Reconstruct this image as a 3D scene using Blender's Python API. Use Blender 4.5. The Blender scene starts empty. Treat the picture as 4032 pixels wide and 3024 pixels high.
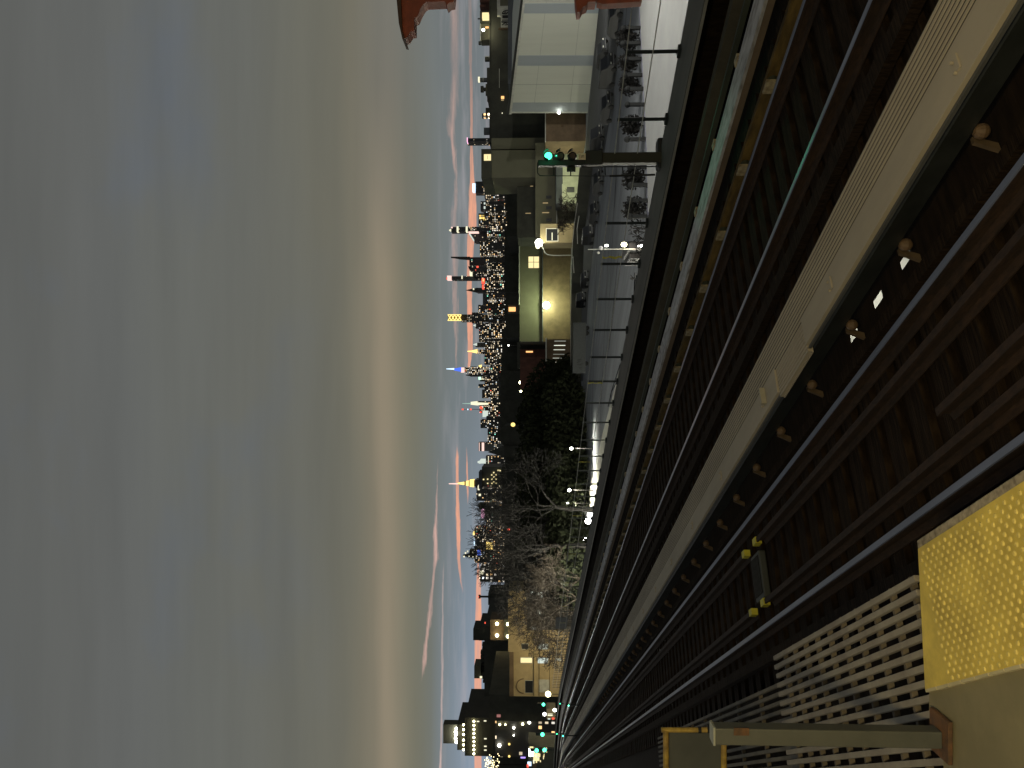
import bpy, bmesh, math, random
from mathutils import Vector, Matrix
random.seed(7)
SC = bpy.context.scene
COL = SC.collection
R_ = math.radians
# ------------------------------------------------------------------ frame
# +Y runs along the tracks away from the camera, +X across them, platform top is z = 0
FL = 3028.0; PSI = R_(27.87); PIT = R_(2.099); ZC = 1.86
GZ = ZC - 10.4
CP, SP = math.cos(PIT), math.sin(PIT)
FH = Vector((math.sin(PSI), math.cos(PSI), 0)); RT = Vector((math.cos(PSI), -math.sin(PSI), 0)); UP = Vector((0, 0, 1))
CAM = Vector((0, 0, ZC))
def ray(px, py):
    xl = (px - 2016) / FL; yl = (1512 - py) / FL
    return FH*CP + UP*SP + xl*(-UP*CP + FH*SP) + yl*RT
def P(px, py, D):
    d = ray(px, py); return CAM + d * (D / d.dot(FH))
def G(px, py, z=GZ):
    d = ray(px, py); return CAM + d * ((z - ZC) / d.z)
# ------------------------------------------------------------------ materials
MATS = {}
def hexc(r, g, b):
    f = lambda c: (c/255/12.92) if c/255 <= .04045 else ((c/255+.055)/1.055)**2.4
    return (f(r), f(g), f(b), 1)
def newmat(name):
    m = bpy.data.materials.new(name); m.use_nodes = True; m.node_tree.nodes.clear(); return m, m.node_tree
def mat(name, c, rough=.7, metal=0., var=.25, scale=3., stretch=(1, 1, 1), bump=0., c2=None, spec=.5, fine=None):
    """principled surface whose colour wanders with noise between c and c2"""
    if name in MATS: return MATS[name]
    m, nt = newmat(name); N = nt.nodes; L = nt.links
    out = N.new('ShaderNodeOutputMaterial'); b = N.new('ShaderNodeBsdfPrincipled')
    b.inputs['Roughness'].default_value = rough; b.inputs['Metallic'].default_value = metal
    b.inputs['Specular IOR Level'].default_value = spec
    L.new(b.outputs[0], out.inputs[0])
    tc = N.new('ShaderNodeTexCoord'); mp = N.new('ShaderNodeMapping'); mp.inputs['Scale'].default_value = stretch
    L.new(tc.outputs['Object'], mp.inputs[0])
    n = N.new('ShaderNodeTexNoise'); n.inputs['Scale'].default_value = scale; n.inputs['Detail'].default_value = 8; n.inputs['Roughness'].default_value = .65
    L.new(mp.outputs[0], n.inputs[0])
    if c2 is None: c2 = tuple(x*(1-var) for x in c[:3])
    r = N.new('ShaderNodeValToRGB'); r.color_ramp.elements[0].position = .36; r.color_ramp.elements[1].position = .64
    r.color_ramp.elements[0].color = (*c2[:3], 1); r.color_ramp.elements[1].color = (*c[:3], 1)
    L.new(n.outputs[0], r.inputs[0])
    src = r.outputs[0]
    if fine:
        n2 = N.new('ShaderNodeTexNoise'); n2.inputs['Scale'].default_value = fine; n2.inputs['Detail'].default_value = 4
        L.new(mp.outputs[0], n2.inputs[0])
        r2 = N.new('ShaderNodeValToRGB'); r2.color_ramp.elements[0].position = .3; r2.color_ramp.elements[1].position = .6
        r2.color_ramp.elements[0].color = (.35, .33, .3, 1); r2.color_ramp.elements[1].color = (1, 1, 1, 1)
        L.new(n2.outputs[0], r2.inputs[0])
        mx = N.new('ShaderNodeMixRGB'); mx.blend_type = 'MULTIPLY'; mx.inputs[0].default_value = .8
        L.new(src, mx.inputs[1]); L.new(r2.outputs[0], mx.inputs[2]); src = mx.outputs[0]
    L.new(src, b.inputs['Base Color'])
    if bump:
        bp = N.new('ShaderNodeBump'); bp.inputs['Strength'].default_value = bump; bp.inputs['Distance'].default_value = .02
        L.new(n.outputs[0], bp.inputs['Height']); L.new(bp.outputs[0], b.inputs['Normal'])
    MATS[name] = m; return m
def glow(name, c, s):
    if name in MATS: return MATS[name]
    m, nt = newmat(name); N = nt.nodes
    out = N.new('ShaderNodeOutputMaterial'); e = N.new('ShaderNodeEmission')
    e.inputs[0].default_value = (*c[:3], 1); e.inputs[1].default_value = s
    nt.links.new(e.outputs[0], out.inputs[0]); MATS[name] = m; return m
class NG:
    """tiny expression helper for node trees"""
    def __init__(s, nt): s.nt = nt
    def m(s, op, a, b=0., c=0.):
        n = s.nt.nodes.new('ShaderNodeMath'); n.operation = op
        for i, v in enumerate((a, b, c)):
            if isinstance(v, (int, float)): n.inputs[i].default_value = v
            else: s.nt.links.new(v, n.inputs[i])
        return n.outputs[0]
    def dot(s, v, w):
        n = s.nt.nodes.new('ShaderNodeVectorMath'); n.operation = 'DOT_PRODUCT'
        s.nt.links.new(v, n.inputs[0]); n.inputs[1].default_value = w; return n.outputs['Value']
    def comb(s, a, b, c):
        n = s.nt.nodes.new('ShaderNodeCombineXYZ')
        for i, v in enumerate((a, b, c)):
            if isinstance(v, (int, float)): n.inputs[i].default_value = v
            else: s.nt.links.new(v, n.inputs[i])
        return n.outputs[0]
def windows(name, wall, dens, strength, cw=8., ch=7., cols=None, fw=.6, fh=.5):
    """a tower facade: grid of windows, a random share of them lit"""
    if name in MATS: return MATS[name]
    m, nt = newmat(name); N = nt.nodes; L = nt.links; g = NG(nt)
    out = N.new('ShaderNodeOutputMaterial'); b = N.new('ShaderNodeBsdfPrincipled'); L.new(b.outputs[0], out.inputs[0])
    b.inputs['Roughness'].default_value = .6; b.inputs['Base Color'].default_value = (*wall[:3], 1)
    tc = N.new('ShaderNodeTexCoord'); oi = N.new('ShaderNodeObjectInfo')
    u = g.m('ADD', g.dot(tc.outputs['Object'], RT), g.m('MULTIPLY', g.dot(tc.outputs['Object'], FH), .73))
    z = g.dot(tc.outputs['Object'], UP)
    uu = g.m('DIVIDE', u, cw); zz = g.m('DIVIDE', z, ch)
    wn = N.new('ShaderNodeTexWhiteNoise'); wn.noise_dimensions = '3D'
    L.new(g.comb(g.m('FLOOR', uu), g.m('FLOOR', zz), g.m('MULTIPLY', oi.outputs['Random'], 91.)), wn.inputs[0])
    nn = N.new('ShaderNodeTexNoise'); nn.inputs['Scale'].default_value = .016; L.new(tc.outputs['Object'], nn.inputs[0])
    thr = g.m('SUBTRACT', 1., g.m('MULTIPLY', nn.outputs[0], dens*2))
    lit = g.m('GREATER_THAN', wn.outputs['Value'], thr)
    fu = g.m('LESS_THAN', g.m('FRACT', uu), fw); fz = g.m('LESS_THAN', g.m('FRACT', zz), fh)
    mask = g.m('MULTIPLY', lit, g.m('MULTIPLY', fu, fz))
    cr = N.new('ShaderNodeValToRGB'); cr.color_ramp.interpolation = 'CONSTANT'
    cols = cols or [(0, (1, .82, .55)), (.45, (1, .93, .8)), (.72, (1, .6, .25)), (.88, (.85, .95, 1)), (.95, (1, .15, .08)), (.975, (.3, 1, .75))]
    e = cr.color_ramp.elements; e[0].position = cols[0][0]; e[0].color = (*cols[0][1], 1); e[1].position = cols[1][0]; e[1].color = (*cols[1][1], 1)
    for p, c in cols[2:]:
        k = e.new(p); k.color = (*c, 1)
    sx = N.new('ShaderNodeSeparateColor'); L.new(wn.outputs['Color'], sx.inputs[0]); L.new(sx.outputs[1], cr.inputs[0])
    L.new(cr.outputs[0], b.inputs['Emission Color'])
    st = g.m('MULTIPLY', mask, g.m('MULTIPLY', g.m('ADD', sx.outputs[2], .25), strength))
    L.new(st, b.inputs['Emission Strength'])
    MATS[name] = m; return m
# ------------------------------------------------------------------ mesh building
class MB:
    def __init__(s): s.v = []; s.f = []
    def add(s, vs, fs):
        o = len(s.v); s.v += [Vector(v) for v in vs]; s.f += [tuple(i+o for i in f) for f in fs]; return s
    def hexa(s, v8): return s.add(v8, [(0,3,2,1),(4,5,6,7),(0,1,5,4),(1,2,6,5),(2,3,7,6),(3,0,4,7)])
    def box(s, x0, x1, y0, y1, z0, z1):
        return s.hexa([(x0,y0,z0),(x1,y0,z0),(x1,y1,z0),(x0,y1,z0),(x0,y0,z1),(x1,y0,z1),(x1,y1,z1),(x0,y1,z1)])
    def fbox(s, r0, r1, d0, d1, z0, z1):          # box in the heading frame: r to the right, d ahead
        q = lambda r, d, z: RT*r + FH*d + UP*z
        return s.hexa([q(r0,d0,z0),q(r1,d0,z0),q(r1,d1,z0),q(r0,d1,z0),q(r0,d0,z1),q(r1,d0,z1),q(r1,d1,z1),q(r0,d1,z1)])
    def pbox(s, px0, px1, py0, py1, D, T=1., ground=False):
        a = P(px0, py1, D); b = P(px1, py0, D)
        z0 = GZ if ground else b.z
        return s.fbox(a.dot(RT), b.dot(RT), D, D+T, z0, a.z)
    def tube(s, a, b, r0, r1=None, n=6):
        a = Vector(a); b = Vector(b); r1 = r0 if r1 is None else r1
        d = (b-a); 
        if d.length < 1e-6: return s
        d.normalize(); t = Vector((0,0,1)) if abs(d.z) < .9 else Vector((1,0,0))
        u = d.cross(t).normalized(); w = d.cross(u)
        vs = []
        for c, r in ((a, r0), (b, r1)):
            for i in range(n):
                k = 2*math.pi*i/n; vs.append(c + u*math.cos(k)*r + w*math.sin(k)*r)
        fs = [(i, (i+1) % n, n+(i+1) % n, n+i) for i in range(n)]
        fs += [tuple(range(n-1, -1, -1)), tuple(range(n, 2*n))]
        return s.add(vs, fs)
    def prism(s, pts, off):                        # polygon pts extruded by vector off
        n = len(pts); off = Vector(off); vs = [Vector(p) for p in pts] + [Vector(p)+off for p in pts]
        fs = [tuple(range(n)), tuple(range(2*n-1, n-1, -1))] + [(i, i+n, (i+1) % n+n, (i+1) % n) for i in range(n)]
        return s.add(vs, fs)
    def ball(s, c, r, n=8, sz=1.):
        c = Vector(c); vs = []; rings = n//2
        for i in range(rings+1):
            th = math.pi*i/rings
            for j in range(n):
                ph = 2*math.pi*j/n
                vs.append(c + Vector((math.sin(th)*math.cos(ph)*r, math.sin(th)*math.sin(ph)*r, math.cos(th)*r*sz)))
        fs = [(i*n+j, i*n+(j+1) % n, (i+1)*n+(j+1) % n, (i+1)*n+j) for i in range(rings) for j in range(n)]
        return s.add(vs, fs)
    def build(s, name, m, parent=None, bevel=0., smooth=False):
        me = bpy.data.meshes.new(name)
        if parent is not None: o0 = Vector(parent['_w'])
        else:
            xs = [v.x for v in s.v]; ys = [v.y for v in s.v]; zs = [v.z for v in s.v]
            o0 = Vector(((min(xs)+max(xs))/2, (min(ys)+max(ys))/2, min(zs)))
        me.from_pydata([v-o0 for v in s.v], [], s.f); me.validate()
        bm = bmesh.new(); bm.from_mesh(me); bmesh.ops.recalc_face_normals(bm, faces=bm.faces); bm.to_mesh(me); bm.free()
        if smooth: me.polygons.foreach_set('use_smooth', [True]*len(me.polygons))
        me.materials.append(m)
        o = bpy.data.objects.new(name, me); COL.objects.link(o); o['_w'] = tuple(o0)
        if parent is not None: o.parent = parent
        if parent is None: o.location = o0
        if bevel:
            bv = o.modifiers.new('bevel', 'BEVEL'); bv.width = bevel; bv.segments = 2; bv.limit_method = 'ANGLE'
        return o
def tag(o, label=None, cat=None, group=None, kind=None):
    if label: o['label'] = label
    if cat: o['category'] = cat
    if group: o['group'] = group
    if kind: o['kind'] = kind
    return o
def thing(name, label, cat, loc, group=None):
    o = bpy.data.objects.new(name, None); COL.objects.link(o); o.location = Vector(loc); o.empty_display_size = .2
    o['_w'] = tuple(Vector(loc)); return tag(o, label, cat, group)
def kids(o): return list(o.children)
def copy_tree(o, parent=None, loc=None, rotz=None):
    c = o.copy(); COL.objects.link(c)
    c.parent = parent
    if loc is not None: c.location = Vector(loc)
    if rotz is not None: c.rotation_euler = (0, 0, rotz)
    for k in CH.get(o.name, []): copy_tree(k, c)
    return c
CH = {}
def snapshot(o):
    CH[o.name] = list(o.children)
    for k in CH[o.name]: snapshot(k)
def light(name, loc, power, col=(1, 1, 1), size=.3, kind='POINT', target=None, angle=None, blend=.5, parent=None):
    l = bpy.data.lights.new(name, kind); l.energy = power; l.color = col
    if kind in ('POINT', 'SPOT'): l.shadow_soft_size = size
    if kind == 'SPOT': l.spot_size = angle; l.spot_blend = blend
    if kind == 'AREA': l.size = size
    o = bpy.data.objects.new(name, l); COL.objects.link(o); o.location = Vector(loc)
    if target is not None:
        o.rotation_euler = (Vector(target)-Vector(loc)).to_track_quat('-Z', 'Y').to_euler()
    return o
# ------------------------------------------------------------------ palette
M = {}
M['rust'] = mat('rusty_rail', (.042, .021, .010), .85, .0, .5, 5, (1, .3, 1), .3, fine=40)
M['railtop'] = mat('polished_rail', (.30, .33, .42), .36, .7, .3, 3, (1, .12, 1))
M['tie'] = mat('creosoted_timber', (.036, .023, .013), .9, 0, .7, 7, (.35, 5, 1), .6, fine=18, spec=.1)
M['deck'] = mat('dark_steel_deck', (.022, .014, .008), .9, 0, .6, 4, (.5, 3, 1), .3, spec=.1)
M['concrete'] = mat('worn_concrete', (.26, .225, .12), .85, 0, .22, 2.2, (1, 1, 1), .15)
M['edge'] = mat('edge_concrete', (.42, .36, .25), .85, 0, .35, 5, (1, 1, 1), .3, fine=30)
M['yellow'] = mat('tactile_yellow', (.80, .61, .11), .65, 0, .35, 3.4, (1, 1, 1), .1, c2=(.50, .37, .07))
M['grate'] = mat('weathered_fibreglass', (.33, .30, .23), .85, 0, .3, 2.5, (1, 1, 1), .15, c2=(.22, .19, .15))
M['cover'] = mat('cover_board', (.44, .38, .27), .8, 0, .18, 2, (1, .25, 1), .15)
M['greypaint'] = mat('grey_green_paint', (.085, .088, .072), .5, 0, .2, 4, (1, 1, 1), .1)
M['yelpaint'] = mat('chipped_yellow_paint', (.5, .34, .05), .6, 0, .4, 9, (1, 1, 1), .2, c2=(.33, .21, .06), fine=15)
M['rustplate'] = mat('rusted_plate', (.15, .07, .025), .85, 0, .6, 14, (1, 1, 1), .4, c2=(.07, .04, .02))
M['girder'] = mat('girder_grey', (.085, .085, .066), .7, 0, .4, 1.5, (1, .3, 1), .2)
M['black'] = mat('black_metal', (.012, .013, .012), .6, .2, .3, 4)
M['bollard'] = mat('bollard_black', (.006, .007, .007), .8)
M['darkpost'] = mat('dark_green_steel', (.02, .026, .022), .55, .3, .3, 4)
M['whiteboard'] = mat('grey_protection_board', (.52, .51, .49), .7, 0, .35, 3, (1, .3, 1), .2, fine=14)
M['ochre'] = mat('ochre_rail_side', (.20, .13, .03), .8, 0, .5, 4, (1, .3, 1), .2, fine=12)
M['insul'] = mat('porcelain_insulator', (.17, .11, .06), .6, 0, .4, 10)
M['foot'] = mat('brown_bracket', (.11, .075, .04), .8, 0, .4, 10)
M['bracket'] = mat('cream_bracket', (.42, .36, .22), .8, 0, .5, 12, c2=(.2, .15, .08))
M['redwood'] = mat('red_brown_painted_wood', (.30, .07, .03), .7, 0, .4, 5, (1, 1, 1), .2)
M['wall_dark'] = mat('dark_facade', (.055, .056, .043), .9, 0, .4, .25)
M['wall_olive'] = mat('olive_facade', (.13, .125, .085), .9, 0, .2, .15)
M['wall_brown'] = mat('brown_facade', (.16, .11, .065), .9, 0, .35, .4)
M['wall_beige'] = mat('beige_facade', (.42, .33, .18), .9, 0, .2, .4)
M['wall_pale'] = mat('pale_facade', (.5, .52, .38), .9, 0, .25, .6)
M['wall_grey'] = mat('blue_grey_facade', (.10, .11, .12), .9, 0, .4, .2)
M['brick'] = mat('dark_red_brick', (.12, .05, .035), .9, 0, .4, .6)
M['trim'] = mat('pale_trim', (.5, .5, .44), .8, 0, .25, 1.)
M['panelw'] = mat('white_corrugated_panel', (.52, .53, .45), .75, 0, .08, .35, (1, 1, .1))
M['panelg'] = mat('grey_blue_panel', (.30, .33, .34), .75, 0, .1, .35, (1, 1, .1))
M['asphalt'] = mat('street_asphalt', (.20, .21, .222), .9, 0, .35, .12, (3.2, .35, 1), c2=(.13, .138, .148))
M['pale_conc'] = mat('pale_concrete_paving', (.33, .33, .315), .85, 0, .08, .25, c2=(.29, .29, .28))
M['ground'] = mat('dark_ground', (.06, .06, .05), .95, 0, .4, .02)
M['glassdark'] = mat('dark_glass', (.006, .007, .007), .5, 0, .3, 1)
M['carpaint'] = mat('dark_car_paint', (.016, .017, .019), .5, .0, .1, 1)
M['tyre'] = mat('tyre_rubber', (.012, .012, .012), .9)
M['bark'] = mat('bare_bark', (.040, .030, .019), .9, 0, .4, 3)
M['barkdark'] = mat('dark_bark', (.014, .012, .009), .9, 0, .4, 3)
M['leaf'] = mat('dark_evergreen_leaf', (.022, .026, .013), .95, 0, .5, .6, c2=(.012, .014, .008), spec=.1)
M['shrub'] = mat('shrub_leaf', (.010, .009, .007), .9, 0, .4, 3)
M['tape'] = mat('caution_tape', (.7, .62, .05), .5, 0, .2, 8)
M['wire'] = mat('wire_rope', (.5, .5, .44), .5, .2, .3, 8)
M['warm'] = glow('lit_window_warm', (1, .84, .42), 1.15)
M['warmdim'] = glow('lit_window_dim', (1, .75, .38), .35)
M['cool'] = glow('lit_window_cool', (.85, .95, .85), .8)
M['lampw'] = glow('lamp_white', (1, 1, .88), 14)
M['lampy'] = glow('lamp_yellow', (1, .95, .55), 12)
M['lampg'] = glow('signal_green', (.05, 1, .42), 4.5)
M['lampg2'] = glow('traffic_green', (.08, 1, .5), 5)
M['orange'] = glow('lit_orange', (1, .5, .18), 1.6)
M['gold'] = glow('gold_light', (1, .72, .22), 1.7)
M['red'] = glow('lit_red', (1, .12, .07), 1.3)
M['pink'] = glow('lit_pink', (1, .5, .75), 1.6)
M['blue'] = glow('lit_blue', (.09, .2, 1), 1.1)
M['bluew'] = glow('lit_bluewhite', (.6, .8, 1), 1.8)
M['creamlit'] = glow('lit_cream', (1, .95, .66), 1.1)
M['pinkspire'] = glow('lit_pink_spire', (1, .68, .6), 1.2)
# ------------------------------------------------------------------ world sky: dusk, banded cloud, coral streaks
def build_world():
    w = bpy.data.worlds.new("World"); SC.world = w; w.use_nodes = True; nt = w.node_tree; nt.nodes.clear(); N = nt.nodes; L = nt.links; g = NG(nt)
    out = N.new('ShaderNodeOutputWorld'); bg = N.new('ShaderNodeBackground'); L.new(bg.outputs[0], out.inputs[0])
    tc = N.new('ShaderNodeTexCoord'); d = tc.outputs['Generated']
    nrm = N.new('ShaderNodeVectorMath'); nrm.operation = 'NORMALIZE'; L.new(d, nrm.inputs[0]); d = nrm.outputs[0]
    fz = g.dot(d, UP); el = g.m('MULTIPLY', g.m('ARCTAN2', fz, g.m('MAXIMUM', g.m('ABSOLUTE', g.dot(d, FH)), .02)), 57.2958)   # cloud bands lie in straight rows across the heading
    az = g.m('MULTIPLY', g.m('ARCTAN2', g.dot(d, RT), g.dot(d, FH)), 57.2958)
    def noise(sa, se, detail=5, off=0., rough=.55):
        n = N.new('ShaderNodeTexNoise'); n.inputs['Scale'].default_value = 1; n.inputs['Detail'].default_value = detail; n.inputs['Roughness'].default_value = rough
        L.new(g.comb(g.m('MULTIPLY', az, sa), g.m('MULTIPLY', el, se), off), n.inputs[0]); return g.m('SUBTRACT', n.outputs[0], .5)
    big = noise(.022, .10, 3, 3.); med = noise(.03, .42, 4, 9.)
    elw = g.m('ADD', el, g.m('MULTIPLY', big, g.m('MULTIPLY', g.m('MINIMUM', g.m('MAXIMUM', g.m('SUBTRACT', el, 7.), 0.), 10.), .9)))
    ramp = N.new('ShaderNodeValToRGB'); ramp.color_ramp.interpolation = 'B_SPLINE'
    st = [(-10, (60,62,62)), (0, (122,127,130)), (3.5, (121,128,133)), (5.2, (119,128,131)), (6.9, (117,124,124)), (8.0, (117,121,116)), (8.9, (119,119,106)),
          (10.2, (124,121,104)), (11.6, (156,143,122)), (12.6, (129,123,106)), (14.6, (110,109,97)), (20, (106,107,101)), (25, (104,106,102)), (30, (101,103,102)), (36, (98,99,95)), (60, (90,95,100)), (90, (80,84,90))]
    e = ramp.color_ramp.elements
    pos = lambda x: (x+10)/100.
    e[0].position = 0; e[0].color = hexc(*st[0][1]); e[1].position = 1; e[1].color = hexc(*st[-1][1])
    for a, c in st[1:-1]:
        k = e.new(pos(a)); k.color = hexc(*c)
    L.new(g.m('DIVIDE', g.m('ADD', elw, 10.), 100.), ramp.inputs[0])
    col = ramp.outputs[0]
    def mix(fac, a, b, mode='MIX'):
        n = N.new('ShaderNodeMixRGB'); n.blend_type = mode
        for i, v in enumerate((fac, a, b)):
            if isinstance(v, (int, float)): n.inputs[i].default_value = v
            elif isinstance(v, tuple): n.inputs[i].default_value = v
            else: L.new(v, n.inputs[i])
        return n.outputs[0]
    clamp = lambda x, a=0., b=1.: g.m('MINIMUM', g.m('MAXIMUM', x, a), b)
    # bluer gaps high up, brighter blue low on the left
    gap = clamp(g.m('MULTIPLY', g.m('MULTIPLY', clamp(g.m('SUBTRACT', noise(.045, .09, 4, 21.), .03), 0, 1), 4.2), clamp(g.m('DIVIDE', g.m('SUBTRACT', el, 14.), 8.))))
    col = mix(g.m('MULTIPLY', gap, .55), col, hexc(94, 104, 120))
    rightgrey = clamp(g.m('MULTIPLY', clamp(g.m('DIVIDE', g.m('SUBTRACT', az, 8.), 14.)), clamp(g.m('SUBTRACT', 1., g.m('DIVIDE', g.m('ABSOLUTE', g.m('SUBTRACT', el, 12.)), 3.5)))))
    col = mix(g.m('MULTIPLY', rightgrey, .8), col, hexc(112, 110, 99))
    lowleft = clamp(g.m('MULTIPLY', clamp(g.m('DIVIDE', g.m('SUBTRACT', 2., az), 26.)), clamp(g.m('SUBTRACT', 1., g.m('DIVIDE', g.m('ABSOLUTE', g.m('SUBTRACT', el, 4.5)), 3.6)))))
    col = mix(g.m('MULTIPLY', lowleft, .85), col, hexc(146, 163, 184))
    lowright = clamp(g.m('MULTIPLY', clamp(g.m('DIVIDE', g.m('SUBTRACT', az, 8.), 18.)), clamp(g.m('DIVIDE', g.m('SUBTRACT', 14., el), 5.))))
    col = mix(g.m('MULTIPLY', lowright, .6), col, hexc(112, 118, 120))
    col = mix(1., col, g.comb(*[g.m('ADD', 1., g.m('MULTIPLY', med, .28))]*3), 'MULTIPLY')
    fine = g.m('ADD', noise(.25, 2.2, 6, 5.), g.m('MULTIPLY', noise(1.1, 7., 4, 31.), .45)); wisp = noise(.12, 1.3, 6, 14.)
    veil = g.m('MULTIPLY', clamp(g.m('MULTIPLY', wisp, 5.)), clamp(g.m('SUBTRACT', 1., g.m('DIVIDE', g.m('ABSOLUTE', g.m('SUBTRACT', el, 5.)), 3.))))
    col = mix(g.m('MULTIPLY', veil, .6), col, hexc(178, 172, 176))
    wear = noise(.5, 5., 5, 44., .7)
    # streaks given as (py, px centre, half width px, intensity), turned into azimuth / elevation
    def streak(pts, c, rag=.35, soft=1.6):
        nonlocal col
        r = N.new('ShaderNodeValToRGB'); el_ = r.color_ramp.elements
        P_ = []
        for py, px, hw, it in sorted(pts, reverse=True):
            dd = ray(px, py).normalized(); a = math.degrees(math.atan2(dd.dot(RT), dd.dot(FH))); ee = math.degrees(math.atan2(dd.z, dd.dot(FH)))
            P_.append(((a+35)/70, ee/10., hw/53./1., it))
        P_.sort()
        for i, (p, c1, c2, c3) in enumerate(P_):
            k = el_[i] if i < 2 else el_.new(p)
            k.position = p; k.color = (c1, c2, c3, 1)
        L.new(g.m('DIVIDE', g.m('ADD', az, 35.), 70.), r.inputs[0])
        s = N.new('ShaderNodeSeparateColor'); L.new(r.outputs[0], s.inputs[0])
        dist = g.m('ABSOLUTE', g.m('ADD', g.m('SUBTRACT', el, g.m('MULTIPLY', s.outputs[0], 10.)), g.m('MULTIPLY', fine, rag)))
        k = clamp(g.m('MULTIPLY', g.m('SUBTRACT', 1., g.m('DIVIDE', dist, g.m('MAXIMUM', s.outputs[1], .004))), soft))
        k = g.m('MULTIPLY', k, g.m('MULTIPLY', s.outputs[2], clamp(g.m('ADD', .82, g.m('MULTIPLY', wear, 1.5)))))
        col = mix(k, col, hexc(*c))
    coral = (246, 174, 142); pale = (205, 178, 170)
    streak([(3024,1882,15,1), (2700,1882,16,1), (2480,1884,15,1), (2300,1884,10,1), (2215,1882,3,.9), (2190,1880,1,0)], coral, .12, 5)
    streak([(1475,1848,2,0), (1455,1848,4,1), (1370,1852,11,1), (1250,1850,13,1), (1100,1848,11,1), (960,1853,14,1), (880,1861,18,1), (760,1860,14,.95), (690,1858,9,.9), (560,1858,5,.6), (400,1856,6,.35), (0,1850,8,.1)], coral, .3, 3)
    streak([(2330,1822,2,0), (2290,1815,4,.6), (2200,1806,8,1), (1960,1802,7,1), (1800,1800,7,.9), (1755,1799,4,0)], coral, .28, 2.2)
    streak([(1990,1842,2,0), (1930,1842,5,.9), (1830,1838,4,.8), (1760,1836,3,0)], coral, .25, 2.)
    streak([(2680,1662,2,0), (2600,1672,9,.8), (2420,1692,8,.7), (2250,1708,6,.6), (2200,1714,13,.95), (2060,1717,8,.9), (1900,1722,3,.4), (1800,1725,3,0)], (222, 180, 168), .42, 1.3)
    streak([(3024,1732,7,.95), (2880,1738,5,.7), (2650,1741,5,.55), (2300,1744,5,.5), (2200,1748,3,0)], (216, 188, 180), .3, 1.3)
    streak([(1480,1797,2,0), (1400,1796,8,.55), (1250,1795,10,.6), (1000,1790,14,.5), (850,1788,12,.45), (700,1794,8,.5), (600,1788,9,.8), (520,1780,16,.85), (420,1784,20,.6), (250,1790,22,.3), (60,1790,22,.5), (0,1788,20,.5)], (206, 170, 158), .7, 1.1)
    streak([(3024,1960,24,.5), (2000,1950,30,.35), (1000,1935,24,.3), (0,1920,20,.2)], (158, 150, 158), .3, 1.2)
    L.new(col, bg.inputs[0])
    bg.inputs[1].default_value = .95
build_world()
# ------------------------------------------------------------------ camera
cam = bpy.data.cameras.new('camera'); co = bpy.data.objects.new('camera', cam); COL.objects.link(co); SC.camera = co
cam.sensor_width = 36; cam.lens = 36*FL/4032; cam.clip_start = .05; cam.clip_end = 20000
Xa = -UP*CP + FH*SP; Ya = RT.copy(); Za = -(FH*CP + UP*SP)
co.matrix_world = Matrix(((Xa.x, Ya.x, Za.x, 0), (Xa.y, Ya.y, Za.y, 0), (Xa.z, Ya.z, Za.z, ZC), (0, 0, 0, 1)))
SC.view_settings.view_transform = 'Standard'; SC.view_settings.look = 'None'; SC.view_settings.exposure = 0; SC.view_settings.gamma = 1
SC.render.engine = 'CYCLES'
# ================================================================== GROUND
g = MB(); g.add([(-3000,-3000,GZ-.3),(9000,-3000,GZ-.3),(9000,9000,GZ-.3),(-3000,9000,GZ-.3)], [(0,1,2,3)]); tag(g.build('ground', M['ground']), kind='structure')
def flat(name, pts, z, m):
    b = MB(); b.add([(p.x, p.y, z) for p in pts], [tuple(range(len(pts)))]); return tag(b.build(name, m), kind='structure')
flat('street', [Vector((-40,-40,0)), Vector((140,-40,0)), G(2250,-900), G(2235,300), G(2230,900), G(2215,1700), G(2190,2600), Vector((-40,700,0))], GZ, M['asphalt'])
pv = [Vector((11.5,-20,0)), Vector((90,-20,0)), G(2505,-300), G(2520,0), G(2549,590), G(2552,820), G(2575,960), Vector((13,60,0)), Vector((11.5,60,0))]
flat('pavement', pv, GZ+.12, M['pale_conc'])
cb = MB()
for a, b in zip(pv[2:6], pv[3:7]):
    a = Vector((a.x, a.y, 0)); b = Vector((b.x, b.y, 0)); n = (b-a).normalized(); q = Vector((-n.y, n.x, 0))*.3
    cb.prism([a+UP*GZ, b+UP*GZ, b+q+UP*GZ, a+q+UP*GZ], UP*.15)
tag(cb.build('kerb', mat('bluish_kerb', (.2, .2, .27), .8)), kind='structure')
rd = [G(2440,1440), G(2427,1505), G(2373,1706), G(2343,1851), G(2300,2001), G(2268,2137), G(2262,2180), G(2300,2260), G(2400,1700)]
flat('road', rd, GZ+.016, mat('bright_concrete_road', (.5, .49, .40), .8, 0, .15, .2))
# lane wear lines on the street
ln = MB()
for (a0, a1, w) in (((2470,0),(2420,820),.25), ((2445,300),(2384,1500),.18), ((2400,900),(2362,1700),.2), ((2360,700),(2330,1650),.35), ((2345,1000),(2318,1700),.3), ((2436,1000),(2398,1380),.3)):
    a = G(*a0); b = G(*a1); n = (b-a).normalized(); q = Vector((-n.y, n.x, 0))*w
    ln.add([a-q+UP*.03, a+q+UP*.03, b+q+UP*.03, b-q+UP*.03], [(0,1,2,3)])
tag(ln.build('road_seams', mat('seam_tar', (.05,.052,.058), .9)), kind='structure')
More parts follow.
